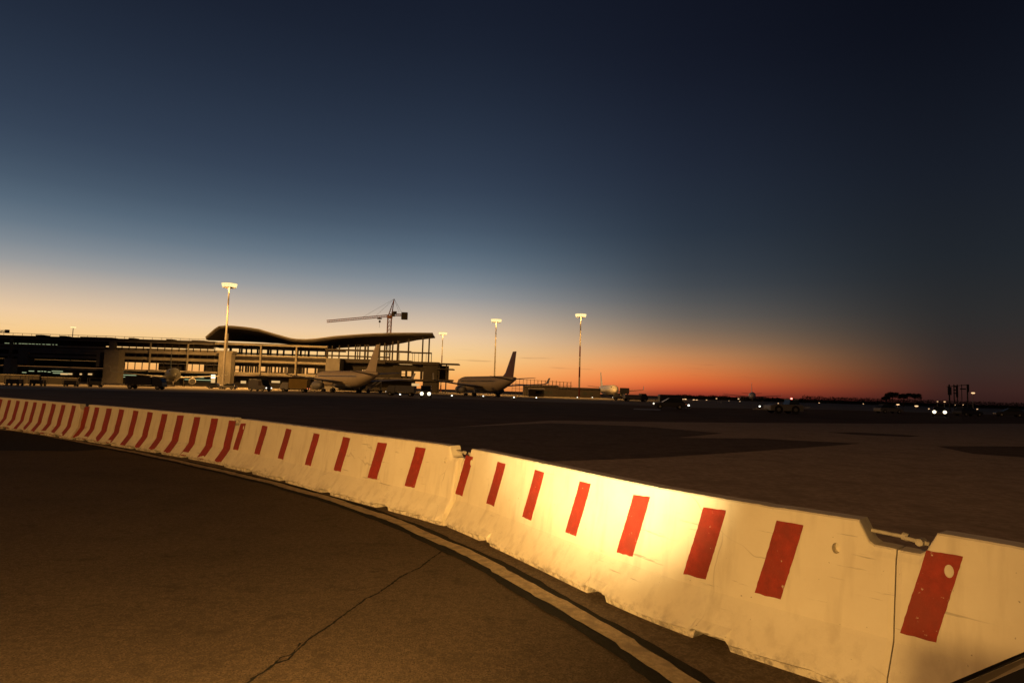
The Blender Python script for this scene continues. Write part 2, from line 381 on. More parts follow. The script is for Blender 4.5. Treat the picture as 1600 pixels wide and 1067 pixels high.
ribbon('kerb_strip', LC, -1.0, -0.15, 0.0085, 'strip', seed=6, i0=110)
ribbon('bitumen_band', LC, -0.165, -0.075, 0.012, 'line_edge', seed=2)
ribbon('bitumen_band', LC, 0.075, 0.195, 0.012, 'line_edge', seed=3, i0=120)
ribbon('lane_line', LC, -0.08, 0.085, 0.016, 'line', seed=4)
# open joint across the road
J = [gnd(*q).xy for q in [(690, 862), (655, 888), (625, 903), (590, 929), (572, 936), (520, 975), (488, 996), (450, 1032), (425, 1040), (390, 1067), (330, 1110)]]
ribbon('pavement_joint', resample([V2(p) for p in J], 0.03), -0.007, 0.007, 0.0095, 'line_edge', 0.006, seed=5, wob=0.25)
ribbon('pavement_joint', resample([V2(gnd(*q)) for q in [(470, 1006), (455, 1024), (438, 1028), (418, 1050), (385, 1066)]], 0.03), -0.004, 0.004, 0.0097, 'line_edge', 0.006, seed=8, wob=0.25)
# paving beyond the barrier
sheet('concrete_paving', pt([(640, 672), (860, 657), (1100, 660), (1400, 662), (1720, 662), (1720, 1010), (1400, 900), (1100, 800), (850, 760), (700, 740)]), 0.004, 'patch')
sheet('asphalt_wedge', pt([(600, 672), (860, 661), (1000, 666), (1130, 677), (1058, 684), (1180, 685), (1345, 693), (1180, 705), (1010, 716), (860, 721), (700, 735), (600, 725)]), 0.008, 'wedge')
sheet('asphalt_wedge', pt([(1462, 697), (1740, 698), (1740, 725), (1590, 714), (1520, 709)]), 0.008, 'wedge')
sheet('asphalt_seam', pt([(1290, 675), (1350, 676), (1440, 681), (1420, 682.5), (1340, 679.5)]), 0.008, 'wedge')
sheet('concrete_apron', [gnd(-400, 599.0).xy, gnd(0, 607.0).xy, gnd(200, 610.5).xy, gnd(420, 616.0).xy, gnd(700, 622.5).xy, gnd(950, 631).xy, gnd(1100, 637).xy, gnd(1300, 640).xy, gnd(1700, 652).xy,
                         Vector((700, 420)), Vector((-600, 420))], 0.004, 'apron')
sheet('white_ground_line', pt([(990, 638.3), (1032, 639.4), (1032, 640.9), (990, 639.7)]), 0.008, 'white_line')

# ------------------------------------------------------------------ concrete barriers
def notch(s, a, b):
    """height of the top: stepped down at each end for the coupling bar"""
    d = min(s - a, b - s); e = 0.0
    if d < 0.21: e = 0.14 if d < 0.14 else 0.14 * (0.21 - d) / 0.07
    return e
def make_barrier(a, b, seed, label, drains, holes, lower):
    mid = cpos((a + b) / 2); org = Vector((mid.x, mid.y, 0))
    root = empty('concrete_barrier', org, 0, label, 'barrier', 'red and white concrete barriers along the kerb line')
    rings = []; n = max(40, int((b - a) / 0.03))
    for k in range(n + 1):
        s = a + (b - a) * k / n
        ch = noise.noise(Vector((s * 2.3, seed * 3.7, 0))); ch2 = noise.noise(Vector((s * 9, seed * 1.7, 4))); ch3 = noise.noise(Vector((s * 26, seed, 8)))
        zf = 0.055 + 0.05 * max(0, ch + 0.1) + 0.010 * ch2 + 0.004 * ch3                  # ragged lower lip
        zb = 0.0
        for d in drains:
            if abs(s - d) < 0.13: zb = 0.07 + 0.012 * ch2; zf = max(zf, 0.085 + 0.01 * ch3)
        zt = 1.0 - notch(s, a, b) - 0.010 * max(0, noise.noise(Vector((s * 5, seed, 2))) - 0.15) - 0.004 * abs(ch3)
        e = min(s - a, b - s); cl = 0.008 * max(0, 1 - e / 0.03)                             # worn end arris
        er = 0.05 * max(0, 1 - e / 0.12) * max(0, ch2 + 0.5)                                # broken lower corners
        g = lambda u0, u1, t: u0 + (u1 - u0) * t
        prof = [(0.215 - er, zb), (0.222 - er, max(zf - 0.012, zb + 0.004)), (0.258 - cl - er, zf + 0.006), (0.252 - cl - er, zf + 0.02),
                (0.20 - cl, 0.155), (0.135 - cl, 0.255), (0.096 - cl, 0.318), (0.085 - cl, 0.338), (0.072 - cl, 0.47), (0.048 - cl, 0.62), (0.022 - cl, 0.80),
                (0.008 - cl, zt - 0.03), (0.003 - cl, zt - 0.010), (-0.009, zt), (-0.085, zt), (-0.160, zt), (-0.172, zt - 0.012), (-0.19, 0.80), (-0.235, 0.50), (-0.255, 0.34),
                (-0.30, 0.25), (-0.40, 0.10), (-0.425, 0.078), (-0.425, zb), (-0.2, zb), (0.05, zb)]
        prof[10] = (prof[10][0], min(0.80, zt - 0.05)); prof[17] = (prof[17][0], min(0.80, zt - 0.05))
        rings.append([cpt(s, u + 0.003 * noise.noise(Vector((s * 3, z * 3, seed))), z) for u, z in prof])
    body = MB().rings(rings).build('body', 'barrier', root, org)
    cut = []
    for hs, hz in holes:
        p0 = cpt(hs, 0.25, hz); p1 = cpt(hs, -0.045, hz); q = (p1 - p0).to_track_quat('Z', 'Y'); k = []
        for e_ in (p0, p1):
            for i in range(20):
                t = 2 * math.pi * i / 20; lx, lz = math.cos(t) * 0.025, math.sin(t) * 0.034
                td = cdir(hs); k.append(e_ + Vector((td.x * lx, td.y * lx, lz)) - org)
        cut.append(MB().add(k, [tuple(range(20))[::-1], tuple(range(20, 40))] + [(i, (i + 1) % 20, 20 + (i + 1) % 20, 20 + i) for i in range(20)]))
    for c in cut:
        co_ = c.build('cutter', 'barrier')
        md = body.modifiers.new('cut', 'BOOLEAN'); md.operation = 'DIFFERENCE'; md.object = co_; md.solver = 'EXACT'
        co_.location = body.matrix_world.translation
        bpy.context.view_layer.update()
        body.matrix_parent_inverse = Matrix.Identity(4)
        co_.location = org; bpy.context.view_layer.update()
        dg = bpy.context.evaluated_depsgraph_get()
        me = bpy.data.meshes.new_from_object(body.evaluated_get(dg)); body.modifiers.clear()
        old = body.data; body.data = me; bpy.data.meshes.remove(old); me.name = 'body'
        bpy.data.objects.remove(co_)
    return root, org
FACE = [(0.252, 0.085), (0.20, 0.155), (0.135, 0.255), (0.096, 0.318), (0.085, 0.338), (0.072, 0.47), (0.048, 0.62), (0.022, 0.80), (0.010, 0.93), (0.006, 0.975)]
def face_u(z):
    for (u0, z0), (u1, z1) in zip(FACE, FACE[1:]):
        if z <= z1: t = max(0, (z - z0) / (z1 - z0)); return u0 + (u1 - u0) * t
    return FACE[-1][0]
def stripe(root, org, s, w, z0, z1, seed, lean=0.0):
    r = random.Random(seed); nz = 22; nx = 5; vs = []
    zb = z0 + r.uniform(-0.008, 0.008); zt = z1 + r.uniform(-0.008, 0.008); tl = r.uniform(-0.012, 0.012)
    for j in range(nz + 1):
        f = j / nz
        e0 = r.uniform(-0.0016, 0.0016); e1 = r.uniform(-0.0016, 0.0016)
        for i in range(nx + 1):
            g = i / nx; z = zb + (zt - zb) * f
            if j == 0: z += r.uniform(-0.006, 0.003)
            if j == nz: z += r.uniform(-0.002, 0.002)
            z += tl * (g - 0.5) * (1 if f > 0.5 else 0.4)
            ss = s + (g - 0.5) * w + lean * (f - 1) + (e0 if i == 0 else e1 if i == nx else 0)
            u = face_u(z) + 0.004
            vs.append(cpt(ss, u, z))
    fs = [(j * (nx + 1) + i, j * (nx + 1) + i + 1, (j + 1) * (nx + 1) + i + 1, (j + 1) * (nx + 1) + i) for j in range(nz) for i in range(nx)]
    return MB().add(vs, fs).build('stripe', 'red_paint', root, org)
BARS = [
    (0.2, 5.6, 'striped barrier farthest along the row, cut by the left edge of the photo', [0.6, 1.9, 3.2, 4.5], [], [0.5 + 0.68 * k for k in range(8)], 0.30, 0.07, 0.93),
    (5.66, 14.17, 'striped barrier with the narrow full-height stripes at far left', [6.4, 7.7, 9.2, 10.6, 11.9, 13.2], [], [6.05, 6.72, 7.4, 8.12, 8.83, 9.53, 10.22, 10.87, 11.56, 12.26, 12.94, 13.65], 0.27, 0.07, 0.94),
    (14.20, 22.13, 'barrier with eleven bent red stripes reaching down to its foot', [14.9, 16.3, 17.7, 19.0, 20.3], [], [14.33, 14.96, 15.7, 16.43, 17.23, 18.0, 18.75, 19.53, 20.32, 21.11, 21.90], 0.30, 0.07, 0.94),
    (22.20, 29.445, 'barrier with seven short red stripes, second from the right end of the row', [23.4, 24.8, 26.4, 28.0], [(29.18, 0.80)], [22.56, 23.52, 24.53, 25.6, 26.62, 27.64, 28.58], 0.24, 0.37, 0.92),
    (29.492, 34.862, 'brightly lit barrier whose top glares white between its short red stripes', [30.5, 32.6, 33.75], [(34.52, 0.80)], [29.68, 30.48, 31.31, 32.13, 32.92, 33.65, 34.22], 0.19, 0.41, 0.91),
    (34.878, 37.6, 'barrier with one red stripe and half in shade at the right edge', [36.2], [], [35.13, 35.72, 36.4, 37.1], 0.185, 0.41, 0.90),
]
broots = []
for bi, (a, b, lab, dr, ho, st, w, z0, z1) in enumerate(BARS):
    OFF = (0.0, 0.02, -0.055, 0.03, -0.015, 0.012)[bi]
    root, org = make_barrier(a, b, bi + 1, lab, dr, ho, z0)
    broots.append((root, org))
    for k, s in enumerate(st):
        stripe(root, org, s, w * (1 + 0.08 * rng.uniform(-1, 1)), z0, z1, bi * 40 + k, 0.125 if bi > 2 else 0.05)
    for hs, hz in {3: [(22.60, 0.83)], 4: [(29.74, 0.83)], 5: [(35.155, 0.80)]}.get(bi, []):        # paint chipped off round the lifting eye
        m = MB(); td = cdir(hs); vs = []
        for rr, du in ((1.0, .0055), (0.75, .0085), (0.35, .0095)):
            for i in range(18):
                t_ = 2 * math.pi * i / 18; z_ = hz + .036 * rr * math.sin(t_); p_ = cpt(hs, face_u(z_) + du, z_); vs.append(p_ + Vector((td.x, td.y, 0)) * (.024 * rr * math.cos(t_)))
        m.add(vs, [(k_ * 18 + i, k_ * 18 + (i + 1) % 18, (k_ + 1) * 18 + (i + 1) % 18, (k_ + 1) * 18 + i) for k_ in range(2) for i in range(18)] + [tuple(range(36, 54))])
        m.build('lifting_eye', 'barrier', root, org)
    # coupling: an eye bar reaching from each end notch, meeting the neighbour's
    if bi < len(BARS) - 1:
        m = MB(); zc = 0.935
        p0 = cpt(b - 0.16, -0.075, zc); p1 = cpt(b + 0.03, -0.075, zc - 0.008)
        m.bar(p0, p1, 0.024, n=10); m.cone(cpt(b + 0.012, -0.075, zc - 0.003), cpt(b + 0.045, -0.075, zc - 0.009), 0.024, 0.024, 10)
        m.build('coupling_bar', 'steel', root, org, smooth=False)
    if bi > 0:
        m = MB(); zc = 0.925
        m.bar(cpt(a + 0.02, -0.075, zc), cpt(a + 0.15, -0.075, zc - 0.012), 0.026, n=10); m.cone(cpt(a + 0.105, -0.11, zc - 0.01), cpt(a + 0.105, -0.035, zc - 0.006), 0.026, 0.022, 10)
        m.build('coupling_hook', 'steel', root, org)

# ------------------------------------------------------------------ terminal: the low pier at the left
YF = 260.0
def part_box(root, name, mat, px0, px1, h0, h1, Y0=YF, Y1=None, hx=None):
    """a block seen between two columns of the view and two heights over the horizon line, standing at depth Y0"""
    Y1 = Y1 or Y0 + 1.0
    x0, x1 = XA(px0, Y0), XA(px1, Y0)
    z0 = ZA(h0, Y0) if h0 is not None else 0.0
    return MB().box(x0, x1, Y0, Y1, z0, ZA(h1, Y0)).build(name, mat, root, root.location)
pier = empty('terminal_pier', (XA(90, YF), YF, 0), 0, 'long low terminal pier with concrete pylons left of the wavy roof', 'building')
part_box(pier, 'roof', 'roof', -260, 330, 59.5, 63.0, YF - 1, YF + 28)
part_box(pier, 'fascia', 'panel', -260, 330, 57.6, 59.3, YF - 1.6, YF - 1.0)
part_box(pier, 'upper_wall', 'dark_wall', -260, 160, 49.3, 59.3, YF + 1.5, YF + 2.2)
part_box(pier, 'upper_wall', 'dark_wall', 120, 330, 50.7, 57.3, YF + 3.0, YF + 3.6)
part_box(pier, 'upper_floor', 'concrete', -260, 330, 46.5, 49.2, YF, YF + 26)
part_box(pier, 'parapet', 'concrete', 183, 338, 41.2, 45.8, YF - 1.4, YF - 1.0)
part_box(pier, 'parapet', 'panel', -260, 160, 40.6, 45.0, YF - 1.2, YF - 0.8)
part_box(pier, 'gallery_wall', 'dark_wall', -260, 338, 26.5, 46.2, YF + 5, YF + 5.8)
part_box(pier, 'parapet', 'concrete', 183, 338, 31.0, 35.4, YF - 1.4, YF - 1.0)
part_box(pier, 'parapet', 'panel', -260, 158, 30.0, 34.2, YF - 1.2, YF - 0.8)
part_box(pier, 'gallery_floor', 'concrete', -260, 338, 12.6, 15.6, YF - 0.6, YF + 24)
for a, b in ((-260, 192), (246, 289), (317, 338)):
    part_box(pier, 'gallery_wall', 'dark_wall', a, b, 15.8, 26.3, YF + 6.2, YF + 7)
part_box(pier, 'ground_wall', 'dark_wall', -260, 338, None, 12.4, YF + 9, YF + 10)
for a, b in ((-260, -70), (25, 40), (148, 154)):
    part_box(pier, 'grey_box_frame', 'panel', a, b, 18, 40.4, YF - 2.0, YF + 2)
part_box(pier, 'grey_box_frame', 'panel', 40, 148, 36.5, 40.2, YF - 1.9, YF + 1.8)
for a, b in ((4, 14.5), (160, 183), (-90, -70), (-190, -170)):
    part_box(pier, 'pylon', 'concrete', a, b, None, 45.0 if a > 100 else 27, YF - 5.4, YF - 1.5)
    part_box(pier, 'pylon_post', 'panel', a + 6, b - 8 if b - a > 15 else b - 3, 45.2 if a > 100 else 27.2, 57.3, YF - 3.6, YF - 2.0)
for px in (231, 290):
    part_box(pier, 'column', 'concrete', px - 0.9, px + 0.9, 12, 57.4, YF - 3.2, YF - 2.7)
for k in range(14):
    px = 186 + k * 11.2
    part_box(pier, 'railing_post', 'frame', px, px + 1.0, 15.8, 57.2, YF - 0.7, YF - 0.45)
for px, w, h in ((50, 12, 65.0), (88, 8, 64.6), (196, 8, 64.6), (255, 9, 64.6), (120, 50, 64.2), (295, 20, 64.0)):
    part_box(pier, 'roof_unit', 'roof', px, px + w, 63.0, h, YF + 2, YF + 6)
x0, x1 = XA(-250, YF), XA(320, YF)
m = MB()
m.bar((x0, YF + 0.5, ZA(66.4, YF)), (x1, YF + 0.5, ZA(66.2, YF)), 0.16)
for k in range(40):
    x = x0 + (x1 - x0) * k / 39; m.bar((x, YF + 0.5, ZA(63, YF)), (x, YF + 0.5, ZA(66.3, YF)), 0.1)
m.build('roof_railing', 'mast', pier, pier.location)
# lit ground floor: rows of tubes behind the dark glass
for a, b, h in ((34, 40, 5.5), (44, 52, 8), (58, 62, 8), (64, 66, 8.2), (68, 71, 8), (74, 78, 7.5), (80, 97, 9), (82, 112, 6), (184, 192, 12.0), (186, 212, 6.4), (184, 206, 3.4), (285, 318, 6.2), (288, 330, 2.4)):
    part_box(pier, 'strip_light', 'tube', a, b, h - 0.42, h + 0.42, YF + 8.4, YF + 8.6)
for a, b in ((10, 55), (55.5, 104), (185, 235), (236, 288), (290, 336)):
    part_box(pier, 'window_pane', 'glass', a, b, -2, 12, YF + 8.75, YF + 8.9)
part_box(pier, 'lit_doorway', 'bright', 329, 335.5, 5.4, 11, YF + 4, YF + 4.3)
part_box(pier, 'lit_doorway', 'warm', 329.5, 335.5, -1.5, 5.2, YF + 4, YF + 4.3)
for a, b, h in ((94, 105, 5.0), (106, 112, 5.4), (137, 143, 6.0), (124, 127, 5.6)):
    part_box(pier, 'lit_window', 'warm', a, b, h - 1.2, h + 1.2, YF + 8.4, YF + 8.6)
for k in range(16):
    a = 3 + k * 5.3 + rng.uniform(-1, 1)
    part_box(pier, 'strip_light', 'tube', a, a + rng.uniform(1.8, 4.2), 50.0, 50.5, YF + 1.2, YF + 1.4)

# ------------------------------------------------------------------ terminal: the unfinished hall under the wavy roof
hall = empty('terminal_hall', (XA(500, YF), YF, 0), 0, 'unfinished terminal hall with a wavy dark roof and open concrete floors', 'building')
RP = [(317, 527.5, 531), (324, 521, 531.5), (331, 514.5, 532), (337, 510.5, 532.5), (348, 509.5, 534), (360, 510, 535), (380, 512, 538.5), (400, 515, 541), (420, 521, 541.6), (440, 526.5, 542), (450, 529.2, 542.6),
      (460, 530.6, 543), (475, 531, 543.2), (490, 530, 543), (505, 528, 542), (520, 526, 541), (540, 524.4, 540.2), (560, 523, 539.6), (580, 522, 538.5), (610, 521, 535), (640, 520.8, 530.6), (673, 521, 527.4)]
tf = []; bf = []; tb = []; bb = []
for px, yt, yb in RP:
    h = yh(px) - yt; hb = yh(px) - yb; th = 3.2
    Yb = max(262.5, min(345, YF * (h - th) / hb))
    x = XA(px, YF - 2); xb = XA(px, Yb) * 0.35 + x * 0.65
    tf.append((x, YF - 2, ZA(h, YF - 2))); bf.append((x, YF - 1.6, ZA(h - th, YF - 2)))
    tb.append((xb, Yb, ZA(h, YF - 2) - 0.5)); bb.append((xb, Yb, ZA(h - th, YF - 2)))
MB().rings([[tf[i], bf[i], bb[i], tb[i]] for i in range(len(RP))]).build('roof', 'roof', hall, hall.location)
m = MB()
for i in range(len(RP) - 1):
    m.bar(Vector(tf[i]) + Vector((0, -0.25, 0.05)), Vector(tf[i + 1]) + Vector((0, -0.25, 0.05)), 0.3, 0.5)
m.build('roof_edge_trim', 'panel', hall, hall.location)
part_box(hall, 'upper_floor', 'concrete', 331, 508, 58.4, 61.2, YF, YF + 30)
part_box(hall, 'rear_beam', 'frame', 338, 505, 44.6, 47.0, YF + 30, YF + 31)
part_box(hall, 'rear_wall', 'dark_wall', 338, 505, 53.0, 62, YF + 30.2, YF + 31)
rc = [(300, 350), (380, 500), (515, 530), (550, 605), (620, 685), (700, 780), (800, 815), (860, 940), (970, 985), (1005, 1090), (1110, 1190), (1210, 1330), (1350, 1385), (1430, 1455), (1480, 1530), (1540, 1580), (1605, 1720), (1730, 1848), (1890, 1900)]
for (a0, b0), (a1, b1) in zip(rc, rc[1:]):
    part_box(hall, 'rear_column', 'frame', 320 + b0 / 10, 320 + a1 / 10, 40, 53, YF + 29, YF + 29.8)
part_box(hall, 'parapet', 'concrete', 361, 508, 41.4, 44.0, YF - 1, YF - 0.6)
part_box(hall, 'middle_floor', 'frame', 361, 600, 36.5, 41.2, YF - 0.4, YF + 34)
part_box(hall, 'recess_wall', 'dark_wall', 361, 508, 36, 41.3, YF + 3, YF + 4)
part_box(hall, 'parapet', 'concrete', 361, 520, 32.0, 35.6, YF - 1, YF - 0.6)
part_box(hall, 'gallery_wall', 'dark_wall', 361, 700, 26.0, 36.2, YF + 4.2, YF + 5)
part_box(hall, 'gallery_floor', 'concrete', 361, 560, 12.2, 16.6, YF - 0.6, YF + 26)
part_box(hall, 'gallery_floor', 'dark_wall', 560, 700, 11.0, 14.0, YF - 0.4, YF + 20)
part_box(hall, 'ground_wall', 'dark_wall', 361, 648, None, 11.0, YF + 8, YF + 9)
# piers of the gallery, dusk sky showing between them
gaps = [(365, 372), (374, 376.5), (378, 381), (383.4, 385.0), (387, 389), (390.5, 392.2), (393.6, 396.4), (398, 399.5), (404.5, 413), (416, 418), (419.4, 421.0), (423, 427.2), (429, 433), (434.2, 437), (440, 443), (445, 448),
        (470, 471.2), (474, 477.4), (479, 490), (492.5, 494.5), (564, 566.5), (567.6, 571.2), (573, 580), (626, 632), (635, 641.5), (645.5, 655.5), (659, 661), (663.5, 664.8)]
px = 361.0
for a, b in gaps + [(700, 700)]:
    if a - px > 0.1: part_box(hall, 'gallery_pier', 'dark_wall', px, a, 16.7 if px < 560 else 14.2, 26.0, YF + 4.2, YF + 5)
    px = b
for a, b, c, d in ((404.5, 413, 17, 19), (423, 448, 16.8, 18.0), (364, 376, 19.5, 20.6), (479, 494, 16.7, 18.2), (626, 642, 14.2, 18.2), (626, 632, 21.0, 21.8)):
    part_box(hall, 'gallery_sill', 'dark_wall', a, b, c, d, YF + 5.1, YF + 5.5)
for px in (349, 404, 460):
    part_box(hall, 'column', 'concrete', px - 1.2, px + 1.2, 14, 58.3, YF - 2.2, YF - 1.5)
part_box(hall, 'pylon', 'concrete', 339, 359, None, 45.5, YF - 6, YF - 2.4)
part_box(hall, 'pylon_head', 'concrete', 336, 361, 45.6, 49.0, YF - 6.2, YF - 2.2)
part_box(hall, 'pylon_post', 'concrete', 346.4, 350.5, 49.0, 76, YF - 4.6, YF - 3.6)
part_box(hall, 'concrete_core', 'panel', 507, 529, None, 42.5, YF - 7, YF - 1)
# open skeleton at the right: columns, beams and decks
for px, w, ht in ((508, 3.4, 61), (516, 1.6, 61.4), (527, 1.6, 61.5), (541.5, 1.6, 63), (552.5, 1.8, 63.4), (556, 1.0, 63.6), (559.5, 1.6, 63.8), (567.5, 2.4, 64.4), (572, 2.2, 64.6), (590, 2.6, 67), (598, 2.0, 68), (610.6, 2.0, 70.5), (619, 3.4, 72), (635.5, 2.2, 75.2), (657.6, 2.0, 79.5), (667.6, 2.0, 81)):
    part_box(hall, 'column', 'frame', px - w / 2, px + w / 2, 41, ht + 1.2, YF + 1.2, YF + 1.8)
part_box(hall, 'beam', 'frame', 505, 640, 54.4, 57.4, YF + 0.6, YF + 1.1)
part_box(hall, 'beam', 'frame', 640, 672.4, 54.0, 56.2, YF + 0.6, YF + 1.1)
part_box(hall, 'beam', 'frame', 505, 607, 45.4, 47.6, YF + 0.6, YF + 1.1)
part_box(hall, 'deck', 'frame', 505, 640, 38.5, 42.6, YF, YF + 12)
part_box(hall, 'deck', 'frame', 640, 684, 37.0, 41.4, YF, YF + 12)
part_box(hall, 'deck', 'frame', 684, 715, 38.4, 40.2, YF, YF + 8)
part_box(hall, 'deck', 'frame', 680, 707, 30.2, 31.8, YF, YF + 7)
part_box(hall, 'deck', 'frame', 686, 706.5, 12.8, 14.8, YF, YF + 6)
part_box(hall, 'corner_wall', 'dark_wall', 660, 683, None, 37, YF + 1, YF + 3)
for px, w in ((672, 0.9),):
    part_box(hall, 'railing_post', 'frame', px - w / 2, px + w / 2, 41.4, 55, YF + 1.2, YF + 1.5)
for px, w in ((684.6, 2.2), (696.2, 1.6)):
    part_box(hall, 'column', 'frame', px - w / 2, px + w / 2, None, 38.3, YF + 1.2, YF + 1.8)
for px in (622, 642.4, 645.6, 652, 663.8):
    part_box(hall, 'railing_post', 'frame', px - 0.25, px + 0.25, 41.4, 54, YF + 1.6, YF + 1.75)
for a, b, h0, h1, mt in ((389, 397, 3.2, 5.2, 'warm'), (404, 414, 3.0, 5.4, 'warm'), (424, 437, 1.5, 4.6, 'warm'), (643, 655, 3.2, 7.4, 'warm'), (376, 384, -1.0, 3.0, 'warm')):
    part_box(hall, 'lit_window', mt, a, b, h0, h1, YF + 7.2, YF + 7.4)

# ------------------------------------------------------------------ airliners
def airliner(loc, heading, label, fin='white_body', body='white_body'):
    root = empty('airliner', loc, heading, label, 'airliner', 'airliners parked on the far apron')
    n = 24; ST = [(18.6, .06, 3.1), (18.35, .48, 3.15), (17.7, .98, 3.28), (16.6, 1.48, 3.44), (15.2, 1.82, 3.55), (13.4, 1.97, 3.6), (0, 1.98, 3.6), (-7.5, 1.98, 3.6), (-10.5, 1.78, 3.8), (-13.5, 1.32, 4.2),
                  (-16.2, .82, 4.58), (-18.2, .40, 4.86), (-18.7, .22, 4.92)]
    MB().rings([[(x, r * math.sin(2 * math.pi * i / n), z + r * 1.03 * math.cos(2 * math.pi * i / n)) for i in range(n)] for x, r, z in ST]).build('fuselage', body, root, smooth=True)
    m = MB()
    m.rings([[(x, 1.35 * w * math.sin(2 * math.pi * i / 12), 1.95 + 0.75 * w * math.cos(2 * math.pi * i / 12)) for i in range(12)] for x, w in ((6.5, .1), (5, .8), (3, 1.1), (-3.5, 1.1), (-5.5, .8), (-7, .1))])
    m.build('wing_fairing', 'belly', root, smooth=True)
    def foil(pts):
        """a tapered slab between root and tip sections: (lead, trail, y, z, thickness)"""
        rr = []
        for le, te, y, z, t in pts:
            c = le - te
            rr.append([(le, y, z), (le - c * .12, y, z + t * .5), (le - c * .4, y, z + t * .5), (te, y, z + .02), (te, y, z - .02), (le - c * .4, y, z - t * .4), (le - c * .12, y, z - t * .45)])
        return MB().rings(rr)
    for s in (-1, 1):
        w = foil([(4.6, -2.6, 1.2 * s, 2.75, .8), (1.9, -2.4, 5.8 * s, 3.05, .5), (-3.6, -5.4, 16.2 * s, 3.95, .22), (-4.3, -5.7, 17.0 * s, 4.15, .16), (-5.3, -6.3, 17.35 * s, 5.7, .1)])
        w.build('wing', 'grey_wing', root)
        foil([(-13.6, -17.0, .5 * s, 4.75, .32), (-16.2, -18.0, 6.2 * s, 5.3, .14)]).build('tailplane', 'grey_wing', root)
        e = MB().rings([[(x, 5.75 * s + r * math.sin(2 * math.pi * i / 16), 1.75 + r * math.cos(2 * math.pi * i / 16)) for i in range(16)] for x, r in ((5.1, .92), (4.9, 1.08), (4.0, 1.14), (2.6, 1.08), (1.2, .8), (.2, .5))])
        eo = e.build('engine', 'belly', root, smooth=True)
        MB().cone((4.95, 5.75 * s, 1.75), (5.14, 5.75 * s, 1.75), .86, .86, 16).build('intake', 'tyre', eo)
        MB().box(.6, 4.0, 5.65 * s - .12, 5.65 * s + .12, 2.5, 3.1).build('pylon', 'grey_wing', root)
    fr = []
    for le, te, z, t in ((-10.6, -17.2, 5.2, .5), (-12.6, -17.4, 6.4, .4), (-16.5, -18.5, 11.8, .18)):
        c = le - te; fr.append([(le, 0, z), (le - c * .3, t / 2, z), (te, .03, z), (te, -.03, z), (le - c * .3, -t / 2, z)])
    MB().rings(fr).build('fin', fin, root)
    for x, y in ((13.2, 0), (-1.2, 3.6), (-1.2, -3.6)):
        g = MB().bar((x, y, .5), (x, y, 2.4), .22).build('landing_gear', 'mast', root)
        for dy in (-.32, .32):
            MB().cone((x, y + dy - .16, .55 if y else .4), (x, y + dy + .16, .55 if y else .4), .55 if y else .4, .55 if y else .4, 14).build('wheel', 'tyre', g)
    m = MB()
    for s in (-1, 1):
        for k in range(3): m.add([(17.15 - k * .55, s * (.62 + k * .36), 4.22 + k * .1), (16.75 - k * .55, s * (.92 + k * .34), 4.25 + k * .1), (16.45 - k * .5, s * (.72 + k * .34), 4.72 + k * .08), (16.8 - k * .5, s * (.42 + k * .36), 4.66 + k * .08)], [(0, 1, 2, 3)])
    m.build('cockpit_window', 'glass', root)
    m = MB()
    for s in (-1, 1):
        for k in range(44):
            x = 12.5 - k * .53; m.add([(x, s * 1.985, 4.05), (x - .24, s * 1.985, 4.05), (x - .24, s * 1.955, 4.38), (x, s * 1.955, 4.38)], [(0, 1, 2, 3)])
    w = m.build('cabin_windows', 'glass', root); w['kind'] = 'stuff'
    return root
def gp(px, Y): return (XA(px, Y), Y, 0.0)
airliner(gp(757, 178), R(117), 'airliner with a dark red fin right of the unfinished hall', 'fin_red', 'tan_body')
airliner(gp(538, 166), R(129), 'pale airliner in front of the unfinished hall, its fin among the columns', 'cream_body', 'cream_body')
airliner(gp(949, 280), R(-88), 'airliner seen nose on with long thin wings, right of the tallest right-hand mast', 'white_body')
airliner(gp(1175, 395), R(-110), 'small distant airliner seen head on among the horizon lamps', 'white_body')
airliner(gp(268, 208), R(-60), 'dark airliner seen head on below the terminal pier', 'fin_green', 'dark_body')

